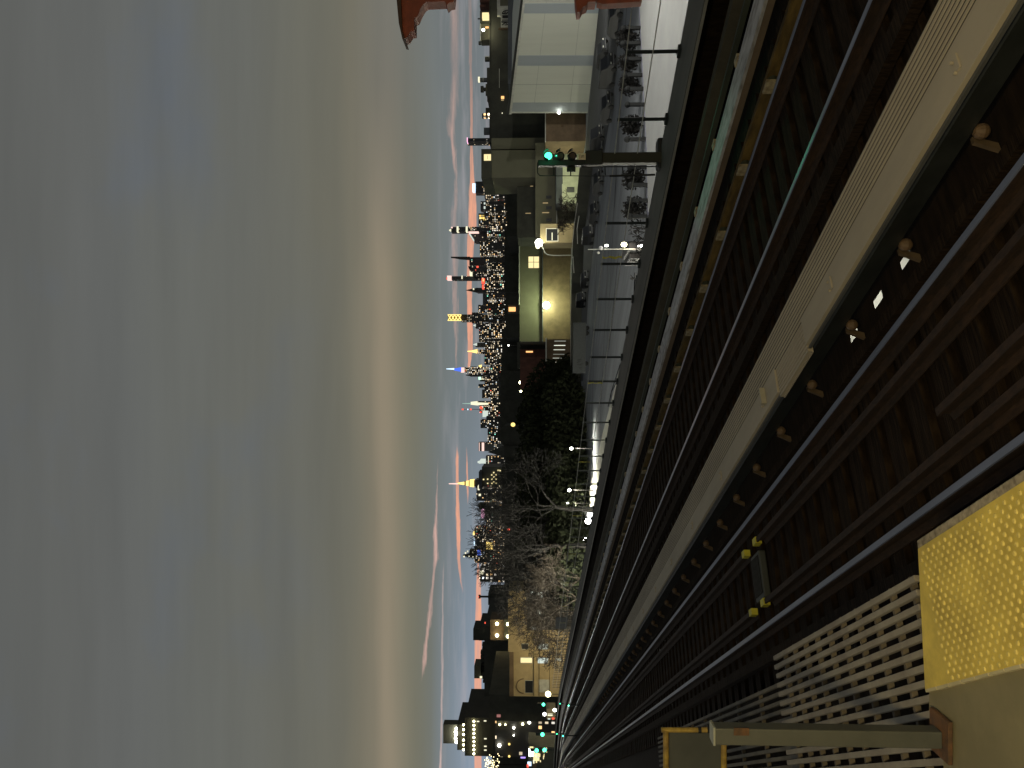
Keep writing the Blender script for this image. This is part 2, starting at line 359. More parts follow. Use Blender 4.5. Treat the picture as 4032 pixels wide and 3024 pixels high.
# ================================================================== PLATFORM
plat = thing('station_platform', 'olive concrete platform end with bright yellow tactile strip in the lower corner', 'platform', (-1, 0, -.35))
E0 = [G(3636,2686,0), G(3642,2800,0), G(3690,2860,0), G(3700,3060,0)]
def gz(p, z=0.): return Vector((p.x, p.y, z))
XE, XT, XB = 1.134, 1.086, .466
yA = G(3591,2094,0); yB = G(3608,2135,0)
edge_pts = [Vector((XT, -8, 0)), Vector((XE, -8, 0)), Vector((XE, yA.y, 0)), Vector((XT, yB.y+.03, 0))]
MB().prism([p-UP*.012 for p in edge_pts], UP*-.34).build('edge_strip', M['edge'], plat, bevel=.006)
slab = [Vector((-6,-8,0)), Vector((XB,-8,0)), Vector((XB, E0[0].y,0)), gz(E0[1]), gz(E0[2]), gz(E0[3]), Vector((-6, E0[3].y+.3, 0))]
MB().prism([p-UP*.02 for p in slab], UP*-.32).build('floor_slab', M['concrete'], plat)
ts = MB(); ts.prism([Vector((XB,-8,0)), Vector((XT,-8,0)), Vector((XT, yB.y,0)), Vector((XB, E0[0].y,0))], UP*-.03)
tsp = ts.build('tactile_strip', M['yellow'], plat)
dm = MB(); pit = .0285
j = 0; yy = 1.3
while yy < yB.y-.012:
    xx = XB+.018+(pit if j % 2 else 0)
    while xx < XT-.012:
        ylim = yB.y+(E0[0].y-yB.y)*(XT-xx)/(XT-XB)-.015
        if yy < ylim:
            n = 7; r0, r1, h = .0125, .0075, .0055
            vs = [(xx+r0*math.cos(6.283*i/n), yy+r0*math.sin(6.283*i/n), .0005) for i in range(n)] + [(xx+r1*math.cos(6.283*i/n), yy+r1*math.sin(6.283*i/n), h) for i in range(n)]
            dm.add(vs, [(i, (i+1) % n, n+(i+1) % n, n+i) for i in range(n)] + [tuple(range(n, 2*n))])
        xx += pit*2
    yy += pit; j += 1
dm.build('domes', mat('dome_yellow', (.84, .66, .17), .5, 0, .3, 8), tsp)
lip = MB()
for k in range(40):
    ya_ = E0[0].y - k*.12; 
    if ya_ < -.5: break
    lip.box(XB-.012-random.random()*.004, XB, ya_-.11, ya_, -.02, -.001+random.random()*.003)
lip.build('strip_edging', mat('cream_edging', (.6, .52, .3), .8), plat)
# ---- slatted grating walkway
def grating(name, label, x1, x0, yfun0, y1, z, dy, cross_r, m, pitch=.069, wslat=.033, th=.03):
    t = thing(name, label, 'grating', ((x0+x1)/2, y1-1, z))
    b = MB(); x = x1
    while x > x0:
        ys = yfun0(x)
        b.box(x-wslat, x, ys, y1+random.uniform(-.01, .02), z-th, z); x -= pitch
    b.build('slats', m, t, bevel=.004)
    c = MB(); y = yfun0(x1)+.08
    while y < y1:
        c.box(x0, x1+.012, y, y+cross_r, z-.05, z-.018); y += dy
    c.build('cross_bars', mat('dark_cross_bar', (.15,.125,.09), .85, 0, .3, 4), t)
    return t
gA = G(3591,2222,-.03); gB = G(3690,2800,-.03)
def y0f(x):
    k = (1.0-x)/(1.0-gB.x); return gA.y+.01+(gB.y-gA.y)*k*1.0
grating('slatted_grating', 'pale weathered slatted grating beside the end of the yellow strip', 1.0, -1.9, lambda x: y0f(x) if x > -.25 else y0f(-.25)-.02, 6.62, -.03, .26, .024, M['grate'])
grating('slatted_grating', 'darker far length of slatted grating running away behind the yellow rail', .84, -1.6, lambda x: 6.70, 14.5, -.14, .9, .03, mat('far_grate', (.17,.15,.11), .85, 0, .4, 3), .069, .03)  # darker colour carries the weaker light on this length
# steel below platform end
MB().box(-2.2, .95, 3.6, 14.6, -.6, -.5).build('under_walkway_pan', M['deck'], plat)
# ---- end post and yellow railing
pb = P(3690, 2900, 3.62); pz = 0
bp = G(3705, 2902, 0); D0 = bp.dot(FH); rr0 = bp.dot(RT)
post = thing('end_post', 'square grey-green steel post with rusty base plate at the platform end', 'post', (bp.x, bp.y, 0))
b = MB(); w = .039; b.fbox(rr0-w, rr0+w, D0-w, D0+w, .012, 1.045); b.build('shaft', M['greypaint'], post, bevel=.006)
b = MB(); b.fbox(rr0-w-.002, rr0+w+.006, D0-w-.004, D0+w+.003, 1.046, 1.057); b.build('cap', mat('worn_cap', (.3,.31,.25), .5), post, bevel=.003)
b = MB(); b.fbox(rr0-.09, rr0+.105, D0-.085, D0+.085, -.01, .011); b.build('base_plate', M['rustplate'], post, bevel=.003)
b = MB(); b.pbox(2890, 2950, 2868, 2896, D0-w-.006, .005); b.build('rust_patch', M['rustplate'], post)
yr = thing('yellow_end_railing', 'chipped yellow tubular railing with dark infill plate behind the grey post', 'railing', tuple(G(3040, 2870, -.1)))
Dy = 5.9
def ytube(b, a, c, r=.022): b.tube(P(a[0], a[1], Dy), P(c[0], c[1], Dy), r, r, 10)
b = MB(); ytube(b, (2604, 2874), (3500, 2874), .019); b.build('upright', M['yelpaint'], yr, smooth=False)
b = MB(); ytube(b, (2622, 2876), (2622, 3120)); b.build('rail', M['yelpaint'], yr)
b = MB(); ytube(b, (2850, 2876), (2850, 3120)); b.build('rail', M['yelpaint'], yr)
b = MB(); b.pbox(2630, 2842, 2888, 3100, Dy+.02, .008); b.build('infill_plate', M['greypaint'], yr)
b = MB(); 
for yq in (2740+8, 2812): b.tube(P(yq, 2874, Dy-.0), P(yq+12, 2874, Dy), .024, .024, 10)
b.tube(P(2785,2868,Dy-.01), P(2838,2868,Dy-.01), .03, .03, 8); b.build('clamp', M['black'], yr)
# far part of the same railing line
yr2 = thing('side_handrail', 'thin grey handrail on posts following the walkway out of frame', 'railing', (-1.7, 8, -.1))
for z in (.35, .85): MB().tube((-1.75,7.5,z),(-1.75,40,z),.02,.02,6).build('rail', M['greypaint'], yr2)
for k in range(12): MB().tube((-1.75,8+2.5*k,-.2),(-1.75,8+2.5*k,.86),.02,.02,6).build('post', M['greypaint'], yr2)
# ================================================================== TRACKS
RZ = -1.08
YEND = 190.
def bend(x, y):
    # the line swings left beyond 150 m
    if y < 95: return x
    return x - (y-95)**2*.0022
def run(profile_pts, y0, y1, step=None):
    """extrude an (x,z) outline along the line"""
    b = MB(); ys = [y0]; 
    if y1 > 95:
        ys.append(95.); y = 95.
        while y < y1: y += 8; ys.append(min(y, y1))
    else: ys.append(y1)
    n = len(profile_pts)
    for y in ys: b.v += [Vector((bend(x, y), y, z)) for x, z in profile_pts]
    for k in range(len(ys)-1):
        for i in range(n): b.f.append((k*n+i, k*n+(i+1) % n, (k+1)*n+(i+1) % n, (k+1)*n+i))
    b.f.append(tuple(range(n))); b.f.append(tuple(range((len(ys)-1)*n, len(ys)*n))); return b
def railprof(x, z, s=1.):
    a = [(.07,-.155),(.07,-.14),(.012,-.115),(.012,-.045),(.036,-.035),(.036,-.006)]
    return [(x+p*s, z+q*s) for p, q in a] + [(x-p*s, z+q*s) for p, q in reversed(a)]
def rail(x, label, y0=-6., y1=YEND, topw=.030):
    t = thing('running_rail', label, 'rail', (x, 0, RZ-.155), 'running rails of the two tracks')
    run(railprof(x, RZ-.004), y0, y1).build('rail_body', M['rust'], t)
    run([(x-topw, RZ-.0095), (x+topw, RZ-.0095), (x+topw-.004, RZ), (x-topw+.004, RZ)], y0, y1).build('rail_head', M['railtop'], t)
XA, XBB, XD, XC = 1.957, 3.457, 6.29, 7.85
rail(XA, 'nearest shiny rail, closest to the yellow platform strip')
rail(XBB, 'second shiny rail of the near track, beside the covered third rail')
rail(XD, 'third rail line across, inner running rail of the far track')
rail(XC, 'farthest running rail, next to the pale protection board')
def guard(x, y0, y1, label):
    t = thing('guard_rail', label, 'guard rail', (x, y0, RZ-.155))
    run(railprof(x, RZ-.02, .9), y0, y1).build('rail_body', M['rust'], t)
    return t
gy = G(2965, 2300, RZ).y
for x, yy1, lab in ((2.27, gy-.35, 'rusty brown guard rail just inside the nearest running rail'), (3.1, gy-.35, 'rusty brown guard rail just inside the second running rail'), (2.56, 5.3, 'short brown inner rail ending part way along the near track')):
    t = guard(x, -6, yy1, lab)
    if x != 2.56: MB().box(x-.045, x+.045, yy1, yy1+.16, RZ-.10, RZ-.012).build('painted_end', M['tape'], t)
for x, lab in ((2.27, 'far guard rail starting after the gap, near the first rail'), (3.1, 'far guard rail starting after the gap, near the second rail')):
    t = guard(x, gy+.45, YEND, lab); MB().box(x-.045, x+.045, gy+.3, gy+.45, RZ-.10, RZ-.012).build('painted_end', M['tape'], t)
tb = thing('track_box', 'dark ribbed box lying between the rails at the guard rail gap', 'track box', (2.68, gy, RZ-.18))
b = MB(); b.box(2.36, 3.0, gy-.22, gy+.22, RZ-.17, RZ-.07); b.build('housing', mat('box_grey', (.06,.065,.055), .6), tb, bevel=.02)
b = MB(); 
for k in range(7): b.box(2.42, 2.94, gy-.18+k*.055, gy-.16+k*.055, RZ-.0695, RZ-.055)
b.build('ribs', M['black'], tb)
# ties
def make_tie(x0, x1, label, group):
    b = MB(); b.box(x0, x1, -.135, .135, RZ-.4, RZ-.16)
    t = b.build('timber_tie', M['tie'], None, bevel=.008); t.location.y = 0
    return tag(t, label, 'tie', group)
NT = 90; SPC = .46
for (x0, x1, lab) in ((1.15, 3.88, 'dark creosoted cross tie under the near track'), (5.5, 8.95, 'dark creosoted cross tie under the far track')):
    t0 = make_tie(x0, x1, lab, lab.replace('tie', 'ties'))
    for k in range(NT):
        o = t0 if k == 0 else copy_tree(t0)
        o.location = (t0.location.x, 1.2+SPC*k+random.uniform(-.02, .02), t0.location.z + (random.uniform(-.008, .0) if k else 0))
        o.rotation_euler = (0, 0, random.uniform(-.012, .012))
b = MB(); y = 1.2+SPC*NT
while y < YEND-4:
    for x0, x1 in ((1.15, 3.88), (5.5, 8.95)): b.box(bend(x0, y), bend(x1, y), y-.115, y+.115, RZ-.4, RZ-.165)
    y += SPC
tag(b.build('far_ties', M['tie']), 'far cross ties of both tracks running to the bend', 'ties', kind='stuff')
# odd longitudinal timbers / conduits on ties
for (x, w, z, m, lab) in ((3.70, .06, RZ-.12, 'tie', 'timber guard plank outside the second rail'), (1.62, .07, RZ-.12, 'tie', 'timber guard plank below the platform edge'), (5.75, .10, RZ-.1, 'tie', 'timber guard plank on the inner side of the far track')):
    tag(run([(x-w, z-.05), (x+w, z-.05), (x+w, z+.05), (x-w, z+.05)], -6, YEND).build('guard_timber', M['tie']), lab, 'timber')
# dark sheet added under the ties for the gloom below, with three gaps
via = thing('elevated_viaduct', 'dark steel elevated railway structure carrying both tracks', 'viaduct', (5, 0, GZ))
ZD = RZ-.235
holes = [G(3563,1023,ZD), G(3455,1182,ZD), G(3361,1323,ZD)]
hx0, hx1 = holes[0].x-.05, holes[0].x+.055
b = MB()
def dk(x0, x1, y0, y1): b.box(x0, x1, y0, y1, ZD-.015, ZD)
dk(-2.5, hx0, -8, 40); dk(hx1, 11.2, -8, 40)
ys = [-8] + [v for h in holes for v in (h.y-.11, h.y+.11)] + [40]
for i in range(0, len(ys), 2): dk(hx0, hx1, ys[i], ys[i+1])
y = 40
while y < YEND:
    a0 = bend(0, y); a1 = bend(0, y+10)
    b.hexa([(a0-2.5,y,ZD-.05),(a0+11.2,y,ZD-.05),(a1+11.2,y+10,ZD-.05),(a1-2.5,y+10,ZD-.05),(a0-2.5,y,ZD),(a0+11.2,y,ZD),(a1+11.2,y+10,ZD),(a1-2.5,y+10,ZD)]); y += 10
b.build('deck', M['deck'], via)
GT = ZC-2.35
run([(10.06, GT-.04), (11.12, GT-.04), (11.12, GT), (10.06, GT)], -8, YEND).build('edge_girder', M['girder'], via)
run([(10.85, GT-1.6), (11.1, GT-1.6), (11.1, GT-.041), (10.85, GT-.041)], -8, YEND).build('girder_web', M['deck'], via)
run([(10.03, GT-.05), (10.058, GT-.05), (10.058, GT-.012), (10.03, GT-.012)], -8, YEND).build('girder_flange', mat('worn_flange', (.3,.29,.24), .5, .3), via)
run([(9.76, ZC-2.85), (9.93, ZC-2.85), (9.93, ZC-2.68), (9.76, ZC-2.68)], -8, YEND).build('cable_duct', mat('olive_duct', (.085, .075, .045), .8, 0, .4, 1.5), via)
run([(9.5, ZC-2.85), (9.56, ZC-2.85), (9.56, ZC-2.77), (9.5, ZC-2.77)], -8, YEND).build('cable_duct', mat('dark_green_duct', (.06, .07, .045), .6, 0, .4, 1.5), via)

for k in range(10):
    y = 2+k*16
    MB().box(bend(9.2, y), bend(9.9, y), y, y+.7, GZ, ZD-.05).build('column', M['girder'], via)
    MB().box(bend(-1.5, y), bend(-.8, y), y, y+.7, GZ, ZD-.05).build('column', M['girder'], via)
# near third rail: ribbed walkway board + flat cover board over dark rail
tr = thing('covered_third_rail', 'tan ribbed board and flat cover over the third rail between the tracks', 'third rail cover', (4.2, 0, RZ-.2))
ZB = ZC-2.6
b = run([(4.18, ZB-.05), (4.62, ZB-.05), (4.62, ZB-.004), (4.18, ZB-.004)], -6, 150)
seams = [3.9, 7.45, 14.8]
b.build('ribbed_board', mat('rib_valley', (.018,.015,.01), .95), tr)  # groove shade put in as near-flush dark strips between the ribs
for k in range(9):
    x = 4.185+k*.0485
    run([(x, ZB-.0035), (x+.030, ZB-.0035), (x+.027, ZB+.003), (x+.003, ZB+.003)], -6, 150).build('rib', M['cover'], tr)
for y0, y1 in ((-6, 6.55), (7.55, 24), (24.1, 150)):
    run([(3.89, ZB-.03), (4.176, ZB-.03), (4.176, ZB+.012), (3.89, ZB+.012)], y0, y1).build('cover_board', M['cover'], tr, bevel=.003)
b = MB()
for k in range(8):
    x = 3.83+k*.045; b.box(x, x+.031, 6.56, 7.54, ZB-.045, ZB-.006)
b.box(3.82, 4.2, 6.56, 7.54, ZB-.06, ZB-.045); b.build('board_patch', M['cover'], tr)
# rail under the cover
run([(3.99, RZ+.02), (4.09, RZ+.02), (4.09, ZB-.10), (4.05, ZB-.06), (3.96, ZB-.06), (3.93, ZB-.12)], -6, 150).build('power_rail', mat('power_rail_black', (.05,.056,.052), .45, .3, .4, 3), tr)
run([(3.86, ZB-.045), (3.885, ZB-.045), (3.885, ZB-.02), (3.86, ZB-.02)], -6, 150).build('cover_lip', mat('lip_grey', (.10,.10,.09), .6), tr)
b = MB(); b2 = MB()
for k in range(30):
    y = 1.45+1.2*k+.0
    b.box(4.02, 4.17, y, y+.05, ZB-.35, ZB-.05)
for k in range(22):
    y = 1.0+2.35*k
    b2.box(3.98, 4.10, y, y+.035, ZB+.013, ZB+.025); b2.tube((3.99, y+.06, ZB+.012), (3.99, y+.06, ZB+.035), .012, .012, 6); b2.tube((4.08, y+.06, ZB+.012), (4.08, y+.06, ZB+.035), .012, .012, 6)
b.build('bracket', M['black'], tr); b2.build('strap', M['cover'], tr)
# handle tag on the cover
b = MB(); q = G(3010, 1560, ZB+.02); b.box(q.x-.10, q.x+.10, q.y-.02, q.y+.02, ZB+.013, ZB+.07); b.build('joint_plate', mat('cream_plate', (.4,.36,.25), .7), tr)
ins0 = None
for k in range(34):
    y = 1.45+1.22*k
    if ins0 is None:
        t = thing('rail_insulator', 'tan knob insulator on its tie beside the covered third rail', 'insulator', (3.88, y, RZ-.2), 'knob insulators along the covered third rail')
        MB().ball((3.985, y, RZ-.035), .055, 12).build('knob', M['insul'], t)
        MB().hexa([(3.86,y+.05,RZ-.16),(3.93,y+.05,RZ-.16),(3.93,y+.08,RZ-.16),(3.86,y+.08,RZ-.16),(3.94,y+.05,RZ+.0),(3.99,y+.05,RZ+.0),(3.99,y+.08,RZ+.0),(3.94,y+.08,RZ+.0)]).build('foot', M['foot'], t)
        snapshot(t); ins0 = t
    else: copy_tree(ins0, None, (3.88, y, RZ-.2))
# far third rail
t3 = thing('far_third_rail', 'pale grey protection board over ochre power rail beyond the far track', 'third rail cover', (8.4, 0, RZ-.2))
run([(8.12, ZB-.03), (8.52, ZB-.03), (8.52, ZB+.01), (8.12, ZB+.01)], -6, 150).build('cover_board', M['whiteboard'], t3)
run([(8.18, RZ-.12), (8.26, RZ-.12), (8.26, RZ+.02), (8.18, RZ+.02)], -6, 150).build('power_rail', M['ochre'], t3)
run([(8.13, ZB-.12), (8.15, ZB-.12), (8.15, ZB-.031), (8.13, ZB-.031)], -6, 150).build('cover_skirt', mat('skirt_brown', (.14,.10,.06), .8), t3)
ins1 = None
for k in range(30):
    y = 4.05+1.5*k
    if ins1 is None:
        t = thing('rail_bracket', 'cream bracket holding the ochre far third rail', 'bracket', (8.1, y, RZ-.2), 'cream brackets along the far third rail')
        MB().box(8.03, 8.07, y-.10, y+.10, RZ-.17, RZ+.06).build('foot', M['bracket'], t)
        MB().tube((8.07, y, RZ-.06), (8.18, y, RZ-.06), .07, .07, 8).build('knob', mat('green_grey_knob', (.06,.065,.04), .7), t)
        MB().box(8.50, 8.60, y-.07, y+.07, ZB-.03, ZB+.03).build('clip', M['bracket'], t)
        snapshot(t); ins1 = t
    else: copy_tree(ins1, None, (8.1, y, RZ-.2))
# ================================================================== SIDE RAILING
XR = 11.0
rl = thing('side_railing', 'long dark green railing of slim posts and two wires along the far girder', 'railing', (XR, 8, GT))
zt = ZC-1.447; zm = ZC-1.886
py_ = [G(2678,191,GT).y + 1.47*k for k in range(62)]
for k, y in enumerate(py_):
    if k == 2: continue
    b = MB(); xr = bend(XR, y); b.box(xr-.02, xr+.02, y-.022, y+.022, GT, zt+.02); b.box(xr-.06, xr+.06, y-.09, y+.09, GT, GT+.05); b.build('post', M['darkpost'], rl)
for z in (zt, zm):
    run([(XR-.036, z-.008), (XR-.024, z-.008), (XR-.024, z+.008), (XR-.036, z+.008)], -6, py_[-1]).build('rail_wire', M['wire'], rl)
for k, (px, py) in enumerate(((2402,1012), (2400,1507), (2300,1818), (2272,2030), (2240,2180), (2238,2295), (2216,2388), (2213,2452))):
    d = ray(px, py); tt = (XR-.05)/d.x; y = d.y*tt
    b = MB(); z = zt; y_ = y
    pts = []
    for i in range(7):
        z = zt-(zt-zm)*i/6; wv = .05*math.sin(i*2.1+k)
        pts.append(Vector((XR-.06+wv*.3, y+wv, z)))
    for a, c in zip(pts, pts[1:]):
        w = .02+.03*abs(math.sin(k+a.z*9)); b.prism([a+Vector((0,-w,0)), a+Vector((0,w,0)), c+Vector((0,w*.6,0)), c+Vector((0,-w*.6,0))], (-.004, .001, 0))
    o = b.build('caution_tape', M['tape'], None)
    tag(o, ['yellow tape knotted between the wires beside the white street pole', 'short yellow tape tied to a railing post by the bright road start', 'yellow tape twisted between the wires over the dark graffiti wall', 'yellow tape hanging above the first pair of headlights', 'yellow tape tied right after the white headlights', 'yellow tape strip in front of the bare lit twigs', 'small yellow tape on the far railing before the fence box', 'last yellow tape on the far railing by the mesh box'][k], 'caution tape')
# mesh box at far end of railing
b = MB(); ya, yb_ = 88, 94
fb = thing('mesh_cage', 'grey mesh cage on the girder at the far end of the railing', 'cage', (XR, 66, GT))
d = ray(2240, 2430); y0c = XR/d.x*d.y; d = ray(2230, 2475); y1c = XR/d.x*d.y
for k in range(9):
    y = y0c+(y1c-y0c)*k/8; MB().box(XR-.02, XR+.02, y-.03, y+.03, GT, zt+.35).build('bar', M['girder'], fb)
MB().box(XR-.03, XR-.022, y0c, y1c, zm-.1, zt+.3).build('panel', mat('mesh_grey', (.12,.13,.11), .8), fb)
# ================================================================== SIGNAL
DS = 15.0
def rz_(px, py, D=DS): p = P(px, py, D); return p.dot(RT), p.z
sg = thing('signal_mast', 'dark railway signal mast with glowing green lens and cream number plate', 'railway signal', tuple(P(2600, 618, DS)))
def sbox(name, px0, px1, py0, py1, m, dd=0., T=.2, bevel=.01, par=None):
    b = MB(); b.pbox(px0, px1, py0, py1, DS+dd, T); return b.build(name, m, par or sg, bevel=bevel)
sbox('mast', 2372, 2612, 597, 641, mat('mast_olive', (.034,.032,.016), .7, 0, .4, 3), 0, .2, .015)
sbox('relay_box', 2304, 2374, 590, 646, mat('mast_dark', (.022,.022,.016), .7), -.02, .25, .02)
sbox('backing', 2118, 2304, 627, 652, M['black'], .0, .14)
sbox('base_bracket', 2590, 2640, 540, 660, M['black'], .02, .3, .03)
for k, (px, em) in enumerate(((2159, 1), (2206, 0), (2254, 0))):
    h = MB(); c = P(px, 614, DS); h.tube(c+FH*.22, c, .085, .085, 16); ho = h.build('lens_housing', M['black'], sg)
    h = MB(); c1 = P(px, 614, DS-.01); h.tube(c1, c1-FH*.012, .072 if em else .06, .068 if em else .055, 16); h.build('lens', M['lampg'] if em else mat('dead_lens', (.12,.10,.08), .15), ho)
    v = MB(); n = 10
    for i in range(n):
        a0 = math.pi*(i/n); a1 = math.pi*((i+1)/n)
        q0 = c + RT*.092*math.cos(a0) + UP*.092*math.sin(a0); q1 = c + RT*.092*math.cos(a1) + UP*.092*math.sin(a1)
        v.prism([q0, q1, q1-FH*.16, q0-FH*.16], (q0-c)*.08)
    v.build('visor', M['black'], ho)
b = MB(); c = P(2189, 614, DS-.02); b.ball(c, .018, 8); b.build('marker_light', M['lampg2'], sg)
pl = sbox('number_plate', 2278, 2306, 603, 629, mat('cream_number_plate', (.8,.62,.42), .7, 0, .2, 30), -.06, .01, .004)
b = MB()
for (a, c_) in (((2283,624),(2283,608)), ((2290,622),(2290,612)), ((2290,612),(2299,612)), ((2299,612),(2299,622)), ((2294,612),(2294,620))):
    b.tube(P(a[0], a[1], DS-.063), P(c_[0], c_[1], DS-.063), .004, .004, 4)
b.build('plate_figures', mat('plate_ink', (.12,.09,.05), .8), pl)
light('signal_green_glow', P(2159, 614, DS-.35), 2.2, (.05, 1, .42), .06)
light('signal_green_beam', P(2159, 614, DS-.4), 38, (.05, 1, .42), .06, 'SPOT', G(2900, 640, RZ), R_(44), .9)
ld = thing('signal_ladder', 'thin black hooped ladder behind the green signal mast', 'ladder', tuple(P(2580, 672, DS)))
DL = DS+.1
def lt(name, a, c, r=.011):
    b = MB(); b.tube(P(a[0], a[1], DL), P(c[0], c[1], DL), r, r, 6); return b.build(name, M['black'], ld)
lt('side_rail', (2290, 657), (2585, 656)); lt('side_rail', (2135, 692), (2400, 693), .008); lt('side_rail', (2400, 693), (2580, 688), .02)
for px in (2382, 2451, 2520): lt('rung', (px, 657), (px+2, 690), .012)
lt('hoop', (2117, 640), (2117, 682), .011); lt('hoop', (2117, 682), (2125, 691), .01); lt('hoop', (2125, 691), (2140, 692), .01)
lt('rung', (2180, 657), (2180, 690), .009); lt('rung', (2247, 652), (2247, 692), .014)
b = MB(); b.pbox(2232, 2266, 655, 676, DL, .03); b.build('step_plate', M['black'], ld)
# ================================================================== CANOPY (upper right corner)
cn = thing('canopy_bracket', 'carved red-brown wooden canopy end poking in at the top corner', 'canopy bracket', tuple(P(2600, -60, 10.2)))
def cpoly(name, pts, D=10.2, T=.22, m=None):
    b = MB(); b.prism([P(x, y, D) for x, y in pts], FH*T); return b.build(name, m or M['redwood'], cn)
cpoly('bracket', [(1565,-60),(1572,20),(1583,140),(1592,150),(1602,146),(1617,123),(1631,121),(1631,72),(1642,66),(1655,36),(1668,14),(1680,7),(1752,4),(1759,21),(1769,10),(1786,6),(1792,-60)])
cpoly('fascia', [(1556,-60),(1570,90),(1584,153),(1594,155),(1583,120),(1576,-60)], 10.15, .32, mat('dark_fascia', (.06,.03,.015), .7))
cpoly('lower_ornament', [(2262,-60),(2266,4),(2272,47),(2284,46),(2296,26),(2310,20),(2316,7),(2345,6),(2362,-60)])
cpoly('sill', [(2350,-60),(2352,9),(2372,15),(2472,9),(2528,4),(2530,-60)], 10.2, .15)
MB().pbox(1560, 4000, -420, -200, 10.3, .4).build('column', M['redwood'], cn)
# ==PART2==
# ================================================================== MIDGROUND BUILDINGS
def bld(name, label, cat, py0, py1, pxt, D, T, m, parapet=None, group=None):
    """a building facing the camera: py range, roof line pxt, distance D, depth T, walls down to the ground"""
    a = P(pxt, (py0+py1)/2, D); t = thing(name, label, cat, (a.x, a.y, GZ), group)
    t['_pp'] = (py0, py1, pxt, D)
    b = MB(); b.pbox(pxt, 2300, py0, py1, D, T, ground=True); b.build('wall', m, t)
    if parapet:
        b = MB(); b.pbox(pxt-parapet[0], pxt+parapet[1], py0-1.5, py1+1.5, D-.25, T+.5); b.build('parapet', parapet[2], t)
    return t
def pane(t, name, px0, px1, py0, py1, m, off=.12, frame=None):
    D = t['_pp'][3]; b = MB(); b.pbox(px0, px1, py0, py1, D-off, off*.9); o = b.build(name, m, t)
    if frame:
        f = MB(); w = frame[0]
        for q in ((px0-w, px0, py0-w, py1+w), (px1, px1+w, py0-w, py1+w), (px0, px1, py0-w, py0), (px0, px1, py1, py1+w)): f.pbox(q[0], q[1], q[2], q[3], D-off-.05, off)
        f.build('frame', frame[1], o)
    return o
def extra(t, name, px0, px1, py0, py1, m, dd=0., T=4.):
    b = MB(); b.pbox(px0, px1, py0, py1, t['_pp'][3]+dd, T); return b.build(name, m, t)
# --- right hand dark block with roof huts and painted boxes
b1 = bld('low_block', 'long dark flat-roofed block above the white striped warehouse, with two lit roof huts', 'building', -260, 560, 1928, 215, 30, M['wall_dark'], (1, 2, M['wall_dark']))
h = extra(b1, 'roof_hut', 1890, 1930, 42, 92, M['wall_dark'], 2); pane(b1, 'window', 1900, 1926, 60, 82, M['warm'], -1.85)
extra(b1, 'window_bar', 1912.5, 1914, 61, 79, M['wall_dark'], 1.7, .05)
extra(b1, 'roof_hut', 1893, 1930, 92, 156, M['wall_olive'], 2.2); extra(b1, 'parapet_step', 1890, 1893.5, 92, 160, M['trim'], 1.2, 3)
extra(b1, 'hut_door', 1911, 1924, 104, 111, M['orange'], 2.0, .1)
extra(b1, 'roof_vent', 1884, 1892, 162, 172, M['wall_dark'], 2, 1)
extra(b1, 'roof_pipe', 1881, 1890, 71, 75, M['black'], 2, .3)
extra(b1, 'roof_step', 1917, 1930, 266, 380, M['wall_dark'], 0, 20)
extra(b1, 'roof_step', 1889, 1930, -80, 6, M['brick'], 3, 8); extra(b1, 'roof_step', 1889, 1912, 18, 26, M['brick'], 3, 3)
lp = P(1903, 118, 213.5); o = MB().ball(lp, .42, 8).build('hut_lamp', M['lampw'], b1)
light('hut_lamp_light', lp-FH*.6-UP*.3, 700, (1, .93, .6), .3)
o = extra(b1, 'sign_box', 1957, 2010, -60, 31, M['trim'], -1.5, 1.2); extra(b1, 'sign_picture', 1969, 2001, -50, 23, M['wall_olive'], -1.6, .05)
extra(b1, 'sign_box', 1958, 2010, 31, 62, M['trim'], -1.3, 1.0)
sb = extra(b1, 'sign_box', 1972, 2010, 60, 108, M['trim'], -1.3, 1.0)
extra(b1, 'box_frame', 1963, 2010, 108, 112.5, M['wall_brown'], -1.3, 1.0)
lt_ = MB(); DD = 213.55
def stroke(b, pts, r, D=DD):
    for a, c in zip(pts, pts[1:]): b.tube(P(a[0], a[1], D), P(c[0], c[1], D), r, r, 5)
stroke(lt_, [(1974,86),(2010,87)], .19); stroke(lt_, [(1990,88),(1976,99)], .13); stroke(lt_, [(1990,88),(1999,97),(1988,99)], .10)
stroke(lt_, [(1976,79),(2009,79)], .11)
for q in (62, 64.5, 67, 69.5): stroke(lt_, [(1978,q),(2008,q-.5)], .16)
stroke(lt_, [(1977,53),(1982,45),(1992,41),(2010,39.5)], .13); stroke(lt_, [(1977,53),(1994,54),(2001,47),(2008,42)], .17); stroke(lt_, [(1986,49),(1993,47)], .12)
lt_.build('painted_letters', M['black'], b1)
extra(b1, 'wall_pipe', 1965, 1967, 270, 345, M['trim'], -.4, .2)
extra(b1, 'window', 1973, 1985, 378, 389, M['orange'], -.2, .1); extra(b1, 'window', 1973, 1984, 391, 396, M['warmdim'], -.2, .1)
extra(b1, 'wall_lamp', 1976, 1979, 443, 447, M['creamlit'], -.4, .2)
extra(b1, 'roof_shed', 2000, 2080, -260, 330, M['wall_grey'], -22, 10)
